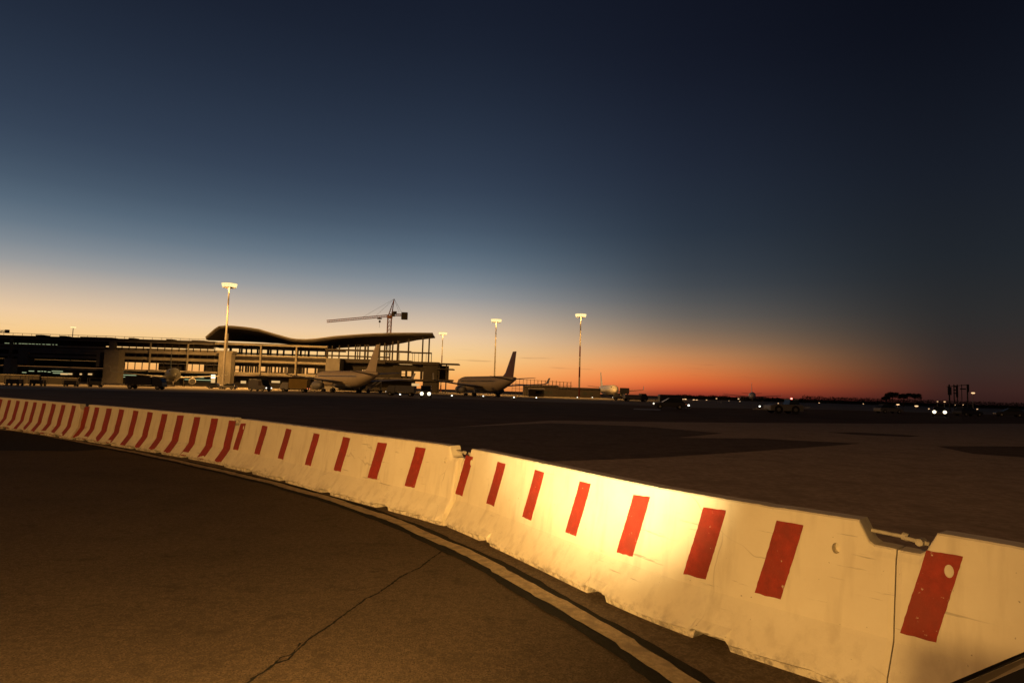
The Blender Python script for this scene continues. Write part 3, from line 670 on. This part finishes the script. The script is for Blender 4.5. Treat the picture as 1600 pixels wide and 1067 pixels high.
# ------------------------------------------------------------------ floodlight masts
def mast(px, py, Y, label, power, bands=True, scale=1.0):
    p = at(px, py, Y); x, zt = XA(px, Y, yh(px) - py), p.z
    root = empty('floodlight_mast', (p.x, Y, 0), 0, label, 'floodlight mast', 'tall lit floodlight masts on the apron')
    nb = 8
    for k in range(nb):
        a = zt * k / nb; b = zt * (k + 1) / nb; r0 = .34 - .16 * k / nb; r1 = .34 - .16 * (k + 1) / nb
        MB().cone((0, 0, a), (0, 0, b - .004), r0, r1, 12).build('pole_section', 'mast_red' if (bands and k % 2 == 0 and k < 6) else 'mast', root)
    MB().cone((0, 0, 0), (0, 0, .35), .7, .6, 12).build('base', 'concrete', root)
    w = 1.15 * scale
    m = MB()
    for k in range(12):
        a0, a1 = 2 * math.pi * k / 12, 2 * math.pi * (k + 1) / 12
        m.bar((w * .8 * math.cos(a0), w * .8 * math.sin(a0), zt), (w * .8 * math.cos(a1), w * .8 * math.sin(a1), zt), .12)
    for k in range(4):
        a0 = math.pi / 2 * k; m.bar((0, 0, zt), (w * .8 * math.cos(a0), w * .8 * math.sin(a0), zt), .1)
    m.build('lamp_ring', 'mast', root)
    for k in range(16):
        a0 = 2 * math.pi * k / 16 + .2
        q = Matrix.Translation((w * math.cos(a0), w * math.sin(a0), zt - .05)) @ Matrix.Rotation(a0, 4, 'Z') @ Matrix.Rotation(R(14), 4, 'Y')
        h = MB().box(-.16, .1, -.36 * scale, .36 * scale, -.40 * scale, .40 * scale, q).build('floodlight', 'mast', root)
        MB().box(.105, .15, -.33 * scale, .33 * scale, -.37 * scale, .37 * scale, q).build('lamp_face', 'lamp', h)
    if power:
        for sy in (-1, 1):                    # one group of floods towards us, one towards the terminal
            l = bpy.data.lights.new('mast_light', 'SPOT'); l.spot_size = R(112 if sy > 0 else 92); l.spot_blend = 0.5; l.energy = power * (0.8 if sy > 0 else 0.35); l.color = SODIUM; l.shadow_soft_size = .6
            o = bpy.data.objects.new('mast_light', l); col.objects.link(o); o.parent = root; o.location = (0, 2.4 * sy, zt - 0.3)
            o.rotation_euler = Vector((0, math.sin(R(50 if sy > 0 else 22)) * sy, -math.cos(R(50 if sy > 0 else 22)))).to_track_quat('-Z', 'Y').to_euler()
        l = bpy.data.lights.new('ring_glow', 'POINT'); l.energy = 700; l.color = SODIUM; l.shadow_soft_size = .3
        o = bpy.data.objects.new('ring_glow', l); col.objects.link(o); o.parent = root; o.location = (0, -1.1, zt - 1.3)
    return root
mast(358.5, 446, 186, 'tallest floodlight mast, standing before the peak of the wavy roof', 330000, False, scale=1.6)
mast(775.5, 501, 254, 'floodlight mast rising behind the airliner with the dark red fin', 110000, False, 1.6)
mast(907.5, 493, 231, 'floodlight mast with red and white pole standing alone against the orange sky', 110000, True, 1.5)
mast(692, 521, 322, 'floodlight mast just right of the open skeleton of the hall', 80000, True, 1.6)
mast(114.5, 511.5, 372, 'small far floodlight mast peeping over the roof of the pier', 0, False, 1.0)

# ------------------------------------------------------------------ tower crane behind the hall
YC = 300.0
def lattice(m, a, b, w, nseg, th=.16, tri=False):
    a, b = Vector(a), Vector(b); d = (b - a).normalized(); side = d.cross(Vector((0, 1, 0)))
    if side.length < .1: side = Vector((1, 0, 0))
    side.normalize(); s2 = d.cross(side).normalized()
    offs = [side * w / 2 + s2 * w / 2, side * w / 2 - s2 * w / 2, -side * w / 2 - s2 * w / 2, -side * w / 2 + s2 * w / 2]
    for o_ in offs: m.bar(a + o_, b + o_, th)
    for k in range(nseg):
        p, q = a.lerp(b, k / nseg), a.lerp(b, (k + 1) / nseg)
        for i in range(4):
            o0, o1 = offs[i], offs[(i + 1) % 4]
            m.bar(p + o0, q + o1, th * .6); m.bar(p + o0, p + o1, th * .6)
zb = 0; cx = XA(608.5, YC, 100)
zs = at(608.5, 495, YC).z
crane = empty('tower_crane', (cx, YC, 0), 0, 'reddish tower crane rising behind the unfinished hall', 'crane')
m = MB(); lattice(m, (0, 0, 0), (0, 0, zs - .8), 1.7, 18, .24); m.build('tower', 'crane', crane)
MB().box(-1.1, 1.1, -1.1, 1.1, zs - .75, zs + .5).build('slewing_ring', 'crane', crane)
MB().box(1.2, 2.5, -1.9, -.4, zs + .1, zs + 2.0).build('cab', 'frame', crane)
def crl(px, py, dy=0):
    p = at(px, py, YC + dy); return Vector((p.x - cx, dy, p.z))
jt = crl(510.5, 502.2, -6); j0 = crl(607, 493.5, 0)
m = MB(); lattice(m, j0, jt, .95, 26, .17); m.build('jib', 'crane', crane)
c1 = crl(632, 492.3, 1.5)
m = MB(); lattice(m, (0, 0, zs + 1), c1, .9, 7, .2); m.build('counter_jib', 'crane', crane)
q = crl(632, 494, 1.5)
for k in range(3): MB().box(q.x - 1.35 + k * .92, q.x - .48 + k * .92, .4, 2.6, q.z - 1.6, q.z + 1.75).build('counterweight', 'dark_wall', crane)
MB().box(q.x - 5.4, q.x - 3.8, .6, 2.0, q.z + .9, q.z + 2.1).build('winch', 'frame', crane)
ap = crl(616, 467, 0)
m = MB(); m.bar((-.7, -.6, zs + .5), ap, .22); m.bar((-.7, .6, zs + .5), ap, .22); m.bar((.9, -.6, zs + .5), ap, .22); m.bar((.9, .6, zs + .5), ap, .22)
for k in range(1, 7):
    t = k / 7; a_ = Vector((-.7, 0, zs + .5)).lerp(ap, t); b_ = Vector((.9, 0, zs + .5)).lerp(ap, t - .1); m.bar(a_, b_, .13)
m.build('apex_frame', 'crane', crane)
m = MB()
for e in (crl(566, 496, -2.5), crl(586, 494.5, -1.4)): m.bar(ap, e, .07)
m.bar(ap, q + Vector((-1.4, 0, 1.7)), .07); m.bar(ap, q + Vector((-2.6, 0, 1.5)), .06)
m.build('pendant_cables', 'frame', crane)
tr = crl(593, 495.6, -1)
m = MB(); m.box(tr.x - 1.0, tr.x + 1.0, tr.y - .5, tr.y + .5, tr.z - .9, tr.z - .4); m.build('trolley', 'frame', crane)
hk = crl(593.3, 502, -1)
m = MB(); m.bar((hk.x, hk.y, hk.z), (hk.x, hk.y, tr.z - .9), .08); m.box(hk.x - .4, hk.x + .4, hk.y - .3, hk.y + .3, hk.z - .6, hk.z + .4); m.bar((hk.x, hk.y, hk.z - 3), hk, .08); m.build('hook_block', 'frame', crane)
# jib of a second crane reaching in from the left
c2 = empty('tower_crane', (at(-90, 520, 300).x, 300, 0), 0, 'crane whose jib tip just enters at the far left edge', 'crane')
z2 = at(-90, 521, 300).z; e2 = at(10.5, 517.5, 300)
m = MB(); lattice(m, (0, 0, 0), (0, 0, z2), 1.7, 16, .24); m.build('tower', 'crane', c2)
m = MB(); lattice(m, (0, 0, z2 + .6), (e2.x - c2.location.x, 0, e2.z), .8, 22, .15); m.box(e2.x - c2.location.x - .5, e2.x - c2.location.x + 1.0, -.5, .5, e2.z - .8, e2.z + .7); m.build('jib', 'crane', c2)

# ------------------------------------------------------------------ vehicles (built along +X, wheels on z = 0)
def wheels(root, xs, r, half, w=.22):
    for x in xs:
        for s in (-1, 1):
            t = MB().cone((x, s * half - w / 2, r), (x, s * half + w / 2, r), r, r, 18).build('wheel', 'tyre', root)
            MB().cone((x, s * (half + w / 2) - .02, r), (x, s * (half + w / 2) + .015, r), r * .55, r * .5, 12).build('rim', 'mast', t)
def lights(root, xf, xr, half, z, hm='head_dim', tm='tail', r=.11):
    for s in (-1, 1):
        if hm: MB().cone((xf, s * half, z), (xf + .05, s * half, z), r, r * .9, 12).build('headlight', hm, root)
        if tm: MB().box(xr - .04, xr, s * half - .12, s * half + .12, z - .07, z + .1).build('tail_light', tm, root)
def car(loc, rz, label, mat, hm=None, tm=None, r=.11, group='cars on the far apron'):
    root = empty('parked_car', loc, rz, label, 'car', group)
    prof = [(-2.1, .30), (-2.15, .62), (-2.05, .86), (-1.2, .92), (.95, .90), (1.9, .78), (2.12, .58), (2.1, .28)]
    MB().prism(prof, 'y', -.86, .86).build('body', mat, root, bevel=.05)
    MB().rings([[(-1.95, -.76, .905), (-1.95, .76, .905), (1.0, .76, .905), (1.0, -.76, .905)], [(-1.35, -.6, 1.42), (-1.35, .6, 1.42), (.15, .6, 1.42), (.15, -.6, 1.42)]]).build('cabin', 'glass', root, bevel=.03)
    MB().box(-1.3, .1, -.58, .58, 1.425, 1.465).build('roof', mat, root, bevel=.015)
    wheels(root, (-1.3, 1.3), .31, .78); lights(root, 2.08, -2.1, .62, .66, hm, tm, r)
    return root
def van(loc, rz, label, mat, hm='head_dim', tm='tail', r=.12, h=2.3, ln=5.2):
    root = empty('van', loc, rz, label, 'van', 'vans on the far apron')
    b = ln / 2
    prof = [(-b, .35), (-b, h - .12), (-b + .15, h), (b - 1.5, h), (b - .75, 1.25), (b - .05, 1.05), (b, .35)]
    MB().prism(prof, 'y', -.95, .95).build('body', mat, root, bevel=.05)
    MB().add([(b - 1.44, -.8, h - .12), (b - 1.44, .8, h - .12), (b - .8, .85, 1.34), (b - .8, -.85, 1.34)], [(0, 1, 2, 3)]).build('windscreen', 'glass', root).location = (.035, 0, .02)
    for s in (-1, 1):
        MB().box(b - 2.3, b - 1.35, s * .955 - .01, s * .955 + .01, 1.3, h - .35).build('side_window', 'glass', root)
    wheels(root, (-b + .9, b - .95), .36, .86); lights(root, b, -b, .68, .78, hm, tm, r)
    return root
def truck(loc, rz, label, boxm, cabm='van_white', lift=0.0, h=2.2, ln=4.2, hm='head_dim', tm='tail'):
    root = empty('truck', loc, rz, label, 'truck', 'service trucks on the far apron')
    MB().box(-ln / 2 - .9, ln / 2 + 1.3, -.5, .5, .5, .72).build('chassis', 'frame', root)
    MB().box(-ln / 2 - .9, ln / 2 - .9, -1.1, 1.1, .8 + lift, .8 + lift + h).build('cargo_box', boxm, root, bevel=.04)
    if lift:
        m = MB()
        for s in (-.9, .9): m.bar((-ln / 2 - .6, s, .72), (ln / 2 - 1.2, s, .8 + lift), .14); m.bar((-ln / 2 - .6, s, .8 + lift), (ln / 2 - 1.2, s, .72), .14)
        m.build('scissor_lift', 'frame', root)
    x = ln / 2
    MB().prism([(x - .75, .55), (x - .75, 2.15), (x + .55, 2.15), (x + 1.05, 1.3), (x + 1.2, .55)], 'y', -1.0, 1.0).build('cab', cabm, root, bevel=.04)
    MB().add([(x + .60, -.85, 2.05), (x + .60, .85, 2.05), (x + 1.03, .88, 1.4), (x + 1.03, -.88, 1.4)], [(0, 1, 2, 3)]).build('windscreen', 'glass', root).location = (.03, 0, .015)
    wheels(root, (-ln / 2, x + .3), .42, .9); lights(root, x + 1.17, -ln / 2 - .9, .72, .85, hm, tm)
    return root
car((XA(1467.5, 93), 93, 0), R(-123), 'car coming towards us with two glaring headlights at far right', 'car_dark', 'head', None, .23)
van((XA(666, 122), 122, 0), R(-85), 'van with two glaring headlights below the end of the hall', 'car_grey', 'head', None, .32)
van((XA(407, 141), 141, 0), R(-30), 'dark minibus with small front lights in front of the pylon row', 'car_dark', 'head_dim', 'tail', .14, 2.6, 5.6)
car((XA(1046, 88), 88, 0), R(172), 'dark car with red rear lights beside the white ground line', 'car_dark', 'head_dim', 'tail', .1)
car((XA(338, 166), 166, 0), R(5), 'dark car parked at the foot of the lit pylon, left one of the two', 'car_dark', None, None)
car((XA(357, 163), 163, 0), R(176), 'grey car parked at the foot of the lit pylon, right one of the two', 'car_grey', None, None)
car((XA(1512, 104), 104, 0), R(12), 'dark car right of the glaring headlights, under the sign panels', 'car_dark', None, None)
car((XA(1576, 112), 112, 0), R(160), 'dim car nearest to the right edge of the apron', 'car_dark', None, None)
car((XA(1388, 108), 108, 0), R(8), 'dim grey car left of the glaring headlights', 'car_grey', None, None)
truck((XA(462, 146), 146, 0), R(178), 'service truck with a yellow box left of the pale airliner', 'yellow')
truck((XA(228, 119), 119, 0), R(4), 'dark truck standing left of the dark airliner', 'car_dark', 'car_dark', 0, 1.5, 4.6, None, None)
truck((XA(971, 190), 190, 0), R(165), 'raised catering truck beside the nose-on airliner', 'car_dark', 'car_grey', 1.2, 1.7, 2.6)
truck((XA(992, 170), 170, 0), R(10), 'grey truck between the catering truck and the dark trailer', 'car_grey', 'car_dark', 0, 1.0, 4.4, None, None)
truck((XA(628, 135), 135, 0), R(175), 'white truck left of the van with glaring headlights', 'car_grey', 'car_grey', 0, 1.4, 4.0, 'head_dim', None)
# covered luggage trailer
t = empty('luggage_trailer', (XA(1047, 126), 126, 0), R(3), 'dark covered luggage trailer behind the dark car', 'trailer')
MB().box(-2.3, 2.3, -.8, .8, .45, .6).build('bed', 'frame', t); MB().prism([(-2.25, .6), (-2.25, 1.9), (-2.0, 2.0), (2.0, 2.0), (2.25, 1.9), (2.25, .6)], 'y', -.75, .75).build('canopy', 'car_dark', t, bevel=.04)
MB().bar((2.3, 0, .5), (3.4, 0, .4), .1).build('tow_bar', 'frame', t); wheels(t, (-1.6, 1.6), .25, .7)
# pushback tug with beacon
t = empty('pushback_tug', (XA(1224, 81), 81, 0), R(183), 'pale grey pushback tug with a red beacon and big dark wheels', 'tug')
MB().prism([(-2.1, .35), (-2.15, .8), (-2.0, 1.15), (1.5, 1.15), (2.1, 1.0), (2.15, .35)], 'y', -1.05, 1.05).build('body', 'car_grey', t, bevel=.05)
MB().rings([[(-1.7, -.8, 1.16), (-1.7, .8, 1.16), (-.35, .8, 1.16), (-.35, -.8, 1.16)], [(-1.55, -.7, 1.75), (-1.55, .7, 1.75), (-.55, .7, 1.75), (-.55, -.7, 1.75)]]).build('cab', 'glass', t)
MB().box(-1.6, -.5, -.74, .74, 1.76, 1.82).build('cab_roof', 'van_white', t)
MB().cone((-1.05, 0, 1.82), (-1.05, 0, 1.98), .12, .09, 12).build('beacon', 'beacon', t)
for x in (-1.05, 1.1):
    for s in (-1, 1):
        w_ = MB().cone((x, s * .92, .52), (x, s * 1.10, .52), .52, .52, 20).build('wheel', 'tyre', t)
        MB().cone((x, s * 1.09, .52), (x, s * 1.115, .52), .24, .22, 12).build('rim', 'car_grey', w_)
m = MB(); m.bar((2.1, 0, .5), (3.9, 0, .45), .14); m.bar((-2.1, -.5, .6), (-3.2, -.5, .9), .08); m.bar((-2.1, .5, .6), (-3.2, .5, .9), .08); m.bar((-3.2, -.5, .9), (-3.2, .5, .9), .08); m.build('tow_bar', 'mast', t)
# passenger stairs
t = empty('passenger_stairs', (XA(586, 182), 182, 0), R(8), 'mobile passenger stairs right of the pale airliner', 'airstairs')
MB().box(-2.6, 2.2, -.9, .9, .45, .8).build('chassis', 'car_dark', t); wheels(t, (-1.8, 1.5), .4, .85)
m = MB()
for k in range(12): m.box(-1.9 + k * .3, -1.55 + k * .3, -.7, .7, .8 + k * .21, .86 + k * .21)
m.build('steps', 'mast', t)
for s in (-.78, .78):
    m = MB(); m.bar((-1.9, s, 1.7), (1.8, s, 4.2), .16); m.bar((-1.9, s, .9), (1.8, s, 3.4), .2); m.bar((1.8, s, 3.4), (1.8, s, 4.2), .12); m.bar((-1.9, s, .9), (-1.9, s, 1.7), .12); m.build('handrail', 'van_white', t)
m = MB(); m.bar((1.7, .6, .8), (1.7, .6, 3.3), .2); m.bar((1.7, -.6, .8), (1.7, -.6, 3.3), .2); m.bar((1.7, .6, 1.2), (.2, .6, 2.2), .14); m.build('support', 'car_grey', t)
# luggage carts and containers along the pier
def cart(loc, rz, label):
    t = empty('luggage_cart', loc, rz, label, 'luggage cart', 'luggage carts along the terminal pier')
    MB().box(-1.3, 1.3, -.7, .7, .35, .48).build('bed', 'frame', t); wheels(t, (-.9, .9), .2, .6, .14)
    m = MB()
    for x in (-1.25, 1.25):
        for y in (-.65, .65): m.bar((x, y, .48), (x, y, 1.7), .06)
    m.build('posts', 'mast', t); MB().box(-1.32, 1.32, -.72, .72, 1.7, 1.76).build('canopy', 'car_grey', t); MB().box(-1.1, 1.1, -.55, .55, .485, 1.15).build('load', 'car_dark', t)
    return t
for k, (px, Y, lb) in enumerate(((24, 112, 'luggage cart nearest to the left edge, below the pier'), (60, 118, 'luggage cart below the grey box frame of the pier'), (112, 126, 'luggage cart left of the broad pylon'), (150, 128, 'luggage cart standing before the broad pylon'))):
    cart((XA(px, Y), Y, 0), R(5 + 4 * k), lb)
# low wall and screens at the foot of the pier
for px0, px1, Y, h, lb, mt in ((-120, 62, 150, 1.9, 'low grey wall at the foot of the pier, far left', 'dark_wall'), (66, 122, 152, 1.6, 'low dark wall at the foot of the pier, right of the grey one', 'dark_wall'), (480, 497, 205, 1.4, 'short low wall left of the pale airliner', 'dark_wall')):
    w_ = empty('low_wall', (XA((px0 + px1) / 2, Y), Y, 0), 0, lb, 'wall')
    x0, x1 = XA(px0, Y) - w_.location.x, XA(px1, Y) - w_.location.x
    MB().box(x0, x1, -.15, .15, 0, h).build('wall', mt, w_); MB().box(x0 - .05, x1 + .05, -.22, .22, h + .002, h + .1).build('coping', 'concrete', w_)

# ------------------------------------------------------------------ scaffold and site sheds between the masts
YS = 250.0
x0, x1 = XA(800, YS), XA(892, YS)
sc_ = empty('scaffold', ((x0 + x1) / 2, YS, 0), 0, 'long thin scaffold frame in front of the orange sky right of the red fin', 'scaffold')
hx = (x1 - x0) / 2; zt = ZA(20, YS)
n = 17
for k in range(n):
    x = -hx + 2 * hx * k / (n - 1); z = zt - .5 * (k / (n - 1)) * 1.6
    m = MB(); m.bar((x, 0, 0), (x, 0, z + rng.uniform(-.4, .4)), .12); m.bar((x, 2, 0), (x, 2, z), .12); m.build('post', 'frame', sc_)
for f in (.42, .66, .97):
    m = MB(); m.bar((-hx, -.05, zt * f), (hx, -.05, zt * f - .8 * f), .13 if f < .9 else .07); m.bar((-hx, 2.05, zt * f), (hx, 2.05, zt * f - .8 * f), .09); m.build('ledger', 'frame', sc_)
m = MB(); m.box(-hx * .9, hx * 1.05, .1, 1.9, zt * .66 + .0, zt * .66 + .12); m.build('platform', 'frame', sc_)
for k, (a, b, Y, h, lb) in enumerate(((818, 872, 262, 8.5, 'low dark site shed below the scaffold, left one'), (872, 938, 268, 6.2, 'low dark site shed right of the scaffold'), (826, 850, 235, 3.4, 'small site cabin before the sheds'))):
    w_ = empty('site_shed', (XA((a + b) / 2, Y), Y, 0), 0, lb, 'shed'); hx_ = (XA(b, Y) - XA(a, Y)) / 2; H_ = ZA(h, Y)
    MB().box(-hx_, hx_, 0, 7, 0, H_).build('wall', 'frame', w_)
    MB().prism([(-.4, H_ + .01), (3.5, H_ + .7), (7.4, H_ + .01)], 'x', -hx_ - .3, hx_ + .3).build('roof', 'roof', w_)
    MB().box(-hx_ * .3, -hx_ * .3 + 1.6, -.06, -.01, 0, 2.1).build('door', 'frame', w_)
    for j in range(3): MB().box(hx_ * (-.1 + .3 * j), hx_ * (-.1 + .3 * j) + 1.4, -.06, -.01, 1.1, 2.2).build('window', 'glass', w_)

# ------------------------------------------------------------------ trees
def leaves(m, c, rad, n, size, r):
    for _ in range(n):
        while True:
            p = Vector((r.uniform(-1, 1), r.uniform(-1, 1), r.uniform(-1, 1)))
            if .25 < p.length < 1: break
        p = Vector((p.x * rad[0], p.y * rad[1], p.z * rad[2])) + c
        a = Vector((r.uniform(-1, 1), r.uniform(-1, 1), r.uniform(-1, 1))).normalized(); b = a.orthogonal().normalized(); s_ = size * r.uniform(.5, 1.2)
        m.add([p - a * s_, p + b * s_ * .6, p + a * s_, p - b * s_ * .6], [(0, 1, 2, 3)])
def tree(loc, h, w, label, seed):
    r = random.Random(seed); root = empty('pine_tree', loc, 0, label, 'tree', 'pine trees on the right horizon')
    m = MB(); top = Vector((r.uniform(-.4, .4), 0, h * .62)); m.cone((0, 0, 0), top, .28, .16, 8)
    cl = []
    for k in range(9):
        a = 2 * math.pi * k / 9 + r.uniform(-.3, .3); e = Vector((math.cos(a) * w * .34, math.sin(a) * w * .34, h * r.uniform(.68, .88))); m.cone(top, e, .09, .04, 5); cl.append(e)
    m.build('trunk', 'bark', root)
    m = MB()
    for e in cl + [Vector((0, 0, h * .86))]: leaves(m, e, (w * .22, w * .22, h * .13), 220, .28, r)
    m.build('crown', 'leaf', root)
for k, (px, Y, h, w, lb) in enumerate(((1394, 330, 7.4, 6.2, 'leftmost of three dark pines, standing tallest on the right horizon'), (1412, 340, 7.0, 5.2, 'middle one of three dark pines on the right horizon'), (1429, 335, 7.2, 6.4, 'rightmost of three dark pines, left of the sign panels'),
                               (1384, 345, 5.6, 4.0, 'small pine leaning on the leftmost of the tall pines'))):
    tree((XA(px, Y), Y, 0), h, w, lb, 20 + k)
r = random.Random(5); m = MB()
for k in range(150):
    px = 1060 + k * 4.3; Y = 520 + 40 * noise.noise(Vector((k * .4, 0, 0)))
    hh = 3.2 + (2.2 if px > 1255 else .0) + 1.5 * noise.noise(Vector((k * .27, 3, 0)))
    leaves(m, Vector((XA(px, Y), Y, hh * .5)), (2.8, 2.0, hh * .5), 130, .5, r)
wood = m.build('far_wood', 'leaf'); tag(wood, 'dark line of trees along the right horizon', 'wood', kind='stuff')
# hedge-like bank under the wood closes the ground line
far_bank = MB().box(XA(1040, 560), XA(2100, 560), 560, 575, -.5, 2.4).build('far_bank', 'field'); far_bank['kind'] = 'structure'

# ------------------------------------------------------------------ small lamps
def small_lamp(px, py, Y, label, r=.45, mat='lamp_far', group='far lamps along the horizon'):
    p = at(px, py, Y); r *= 0.82; root = empty('street_lamp', (p.x, Y, 0), 0, label, 'street lamp', group)
    MB().bar((0, .2, 0), (0, .2, max(p.z, .5)), .12).build('pole', 'mast', root)
    MB().rings([[(rr * math.cos(2 * math.pi * i / 10), .02 + rr * .4 * math.sin(2 * math.pi * i / 10), p.z + dz) for i in range(10)] for rr, dz in ((r * .5, -.32 * r), (r, -.1 * r), (r, .1 * r), (r * .5, .32 * r))]).build('lamp_head', mat, root)
    return root
FAR = '%s of the far lamps on the dark horizon, counted from the luggage trailer rightwards'
ORD = dict(zip((1067, 1071, 1084, 1088.5, 1104, 1108, 1119.5, 1122, 1125, 1127, 1139, 1154, 1156), ('first', 'second', 'third', 'fourth', 'fifth', 'sixth', 'seventh', 'eighth', 'ninth', 'tenth', 'eleventh', 'twelfth', 'thirteenth')))
for px, py, Y, r_ in ((1067, 623.6, 330, .6), (1071, 623.6, 331, .75), (1084, 624.6, 340, .7), (1088.5, 625, 342, .75), (1104, 625, 360, .5), (1108, 629, 300, .35), (1119.5, 622.6, 380, .6), (1125, 627.6, 330, .4), (1139, 626.4, 370, .5),
                      (1154, 623, 390, .7), (1156, 627, 340, .45), (1122, 633.4, 180, .25), (1127, 634, 185, .2)):
    small_lamp(px, py, Y, FAR % ORD[px], r_)
for px, py, Y, r_, lb in ((1216, 630, 240, .35, 'small lamp just left of the red beacon'), (1280, 629.4, 300, .4, 'lone white lamp right of the pushback tug'), (1349, 630.8, 300, .35, 'lone faint lamp left of the dark pines'), (1377, 633.6, 300, .28, 'faint lamp under the left pine'),
                          (1403, 632, 250, .8, 'flat white lamp under the middle pine'), (1432, 634.4, 230, .85, 'flat yellow lamp under the right pine'), (1451.5, 638.6, 180, .3, 'tiny lamp left of the glaring headlights'), (1465, 627.3, 260, .4, 'dim lamp above the left glaring headlight'),
                          (1476, 627.6, 260, .55, 'bright lamp above the right glaring headlight'), (1492, 632.6, 240, .32, 'small lamp below the filled sign panel'), (1505, 632.4, 240, .3, 'small lamp below the open sign panel'), (1520.5, 614, 230, .9, 'high white lamp right of the sign panels'),
                          (1527, 639, 170, .3, 'low faint lamp right of the parked dark car')):
    small_lamp(px, py, Y, lb, r_, group='single lamps on the right')
def ground_light(px, py, lb):
    p = gnd(px, py); root = empty('apron_edge_light', (p.x, p.y, .004), 0, lb, 'ground light', 'small lights along the apron edge')
    MB().cone((0, 0, 0), (0, 0, .30), .14, .10, 10).build('base', 'frame', root); MB().cone((0, 0, .302), (0, 0, .52), .15, .12, 10).build('lens', 'edge', root)
for px, py, lb in ((755, 621.5, 'edge light below the airliner with the dark red fin'), (803, 623.5, 'edge light below the tail of the red-finned airliner'), (838, 624, 'edge light in front of the site sheds'), (902, 618.8 + 4, 'edge light at the foot of the red and white mast'),
                   (925.5, 622.5, 'edge light right of the red and white mast'), (1076, 637.4, 'edge light right of the dark car'), (1187, 638.3, 'edge light left of the pushback tug'), (625, 619.3, 'edge light left of the glaring van'), (706, 621.0, 'edge light right of the glaring van')):
    ground_light(px, py, lb)

# ------------------------------------------------------------------ sign panels on posts
YG = 165.0
g = empty('sign_gantry', (XA(1500, YG), YG, 0), 0, 'tall dark sign panels on posts against the dusk at far right', 'sign')
gx = lambda px: XA(px, YG) - g.location.x
zz = lambda px, py: at(px, py, YG).z
for px, w in ((1484.6, .25), (1492, .18), (1497, .18), (1513, .22), (1504, .12)):
    MB().bar((gx(px), .2, 0), (gx(px), .2, zz(px, 600.5)), w).build('post', 'frame', g)
MB().box(gx(1481.6), gx(1487.4), 0, .12, zz(1484, 617), zz(1484, 604.5)).build('panel', 'sign', g)
for y in (603, 608.5, 613.5):
    MB().box(gx(1490.4), gx(1497.6), 0, .12, zz(1494, y + 1.8), zz(1494, y)).build('panel', 'sign', g)
MB().box(gx(1494.8), gx(1498.2), .13, .2, zz(1496, 620.5), zz(1496, 602.5)).build('panel', 'sign', g)
MB().box(gx(1511.4), gx(1515), 0, .12, zz(1513, 612.5), zz(1513, 600.5)).build('panel', 'sign', g)
MB().box(gx(1501), gx(1510), 0, .1, zz(1505, 608.5), zz(1505, 606.6)).build('panel', 'sign', g)
MB().bar((gx(1481), .3, zz(1481, 604)), (gx(1516), .3, zz(1516, 601)), .14).build('cross_beam', 'frame', g)

# ------------------------------------------------------------------ sill of the vehicle window, low at the right
veh = empty('vehicle_window_sill', (0.42, 0.62, 0.9), 0, 'dark window sill with a pale trim line in the bottom right corner', 'window sill')
def vp(px, py, d): return Vector((0, 0, HC)) + ray(px, py).normalized() * d - veh.location
def sill(name, mat, q0, q1, q2, q3):
    a_ = [vp(*q0, .80), vp(*q1, .74), vp(*q2, .74), vp(*q3, .80)]; eye = Vector((0, 0, HC)) - veh.location
    MB().rings([a_, [eye + (p - eye) * 1.05 for p in a_]]).build(name, mat, veh)
sill('rubber_seal', 'rubber', (1462, 1076), (1680, 984), (1680, 993), (1484, 1076))
sill('trim', 'alu', (1484.5, 1076), (1680, 993.3), (1680, 1008), (1520, 1076))
sill('panel', 'rubber', (1520.5, 1076), (1680, 1008.3), (1680, 1130), (1530, 1130))
MB().box(.52, 1.55, .98, 1.58, -.72, -.25).build('shade_block', 'car_dark', veh, bevel=.03)  # unseen box added to shade the lower part of the barrier at right
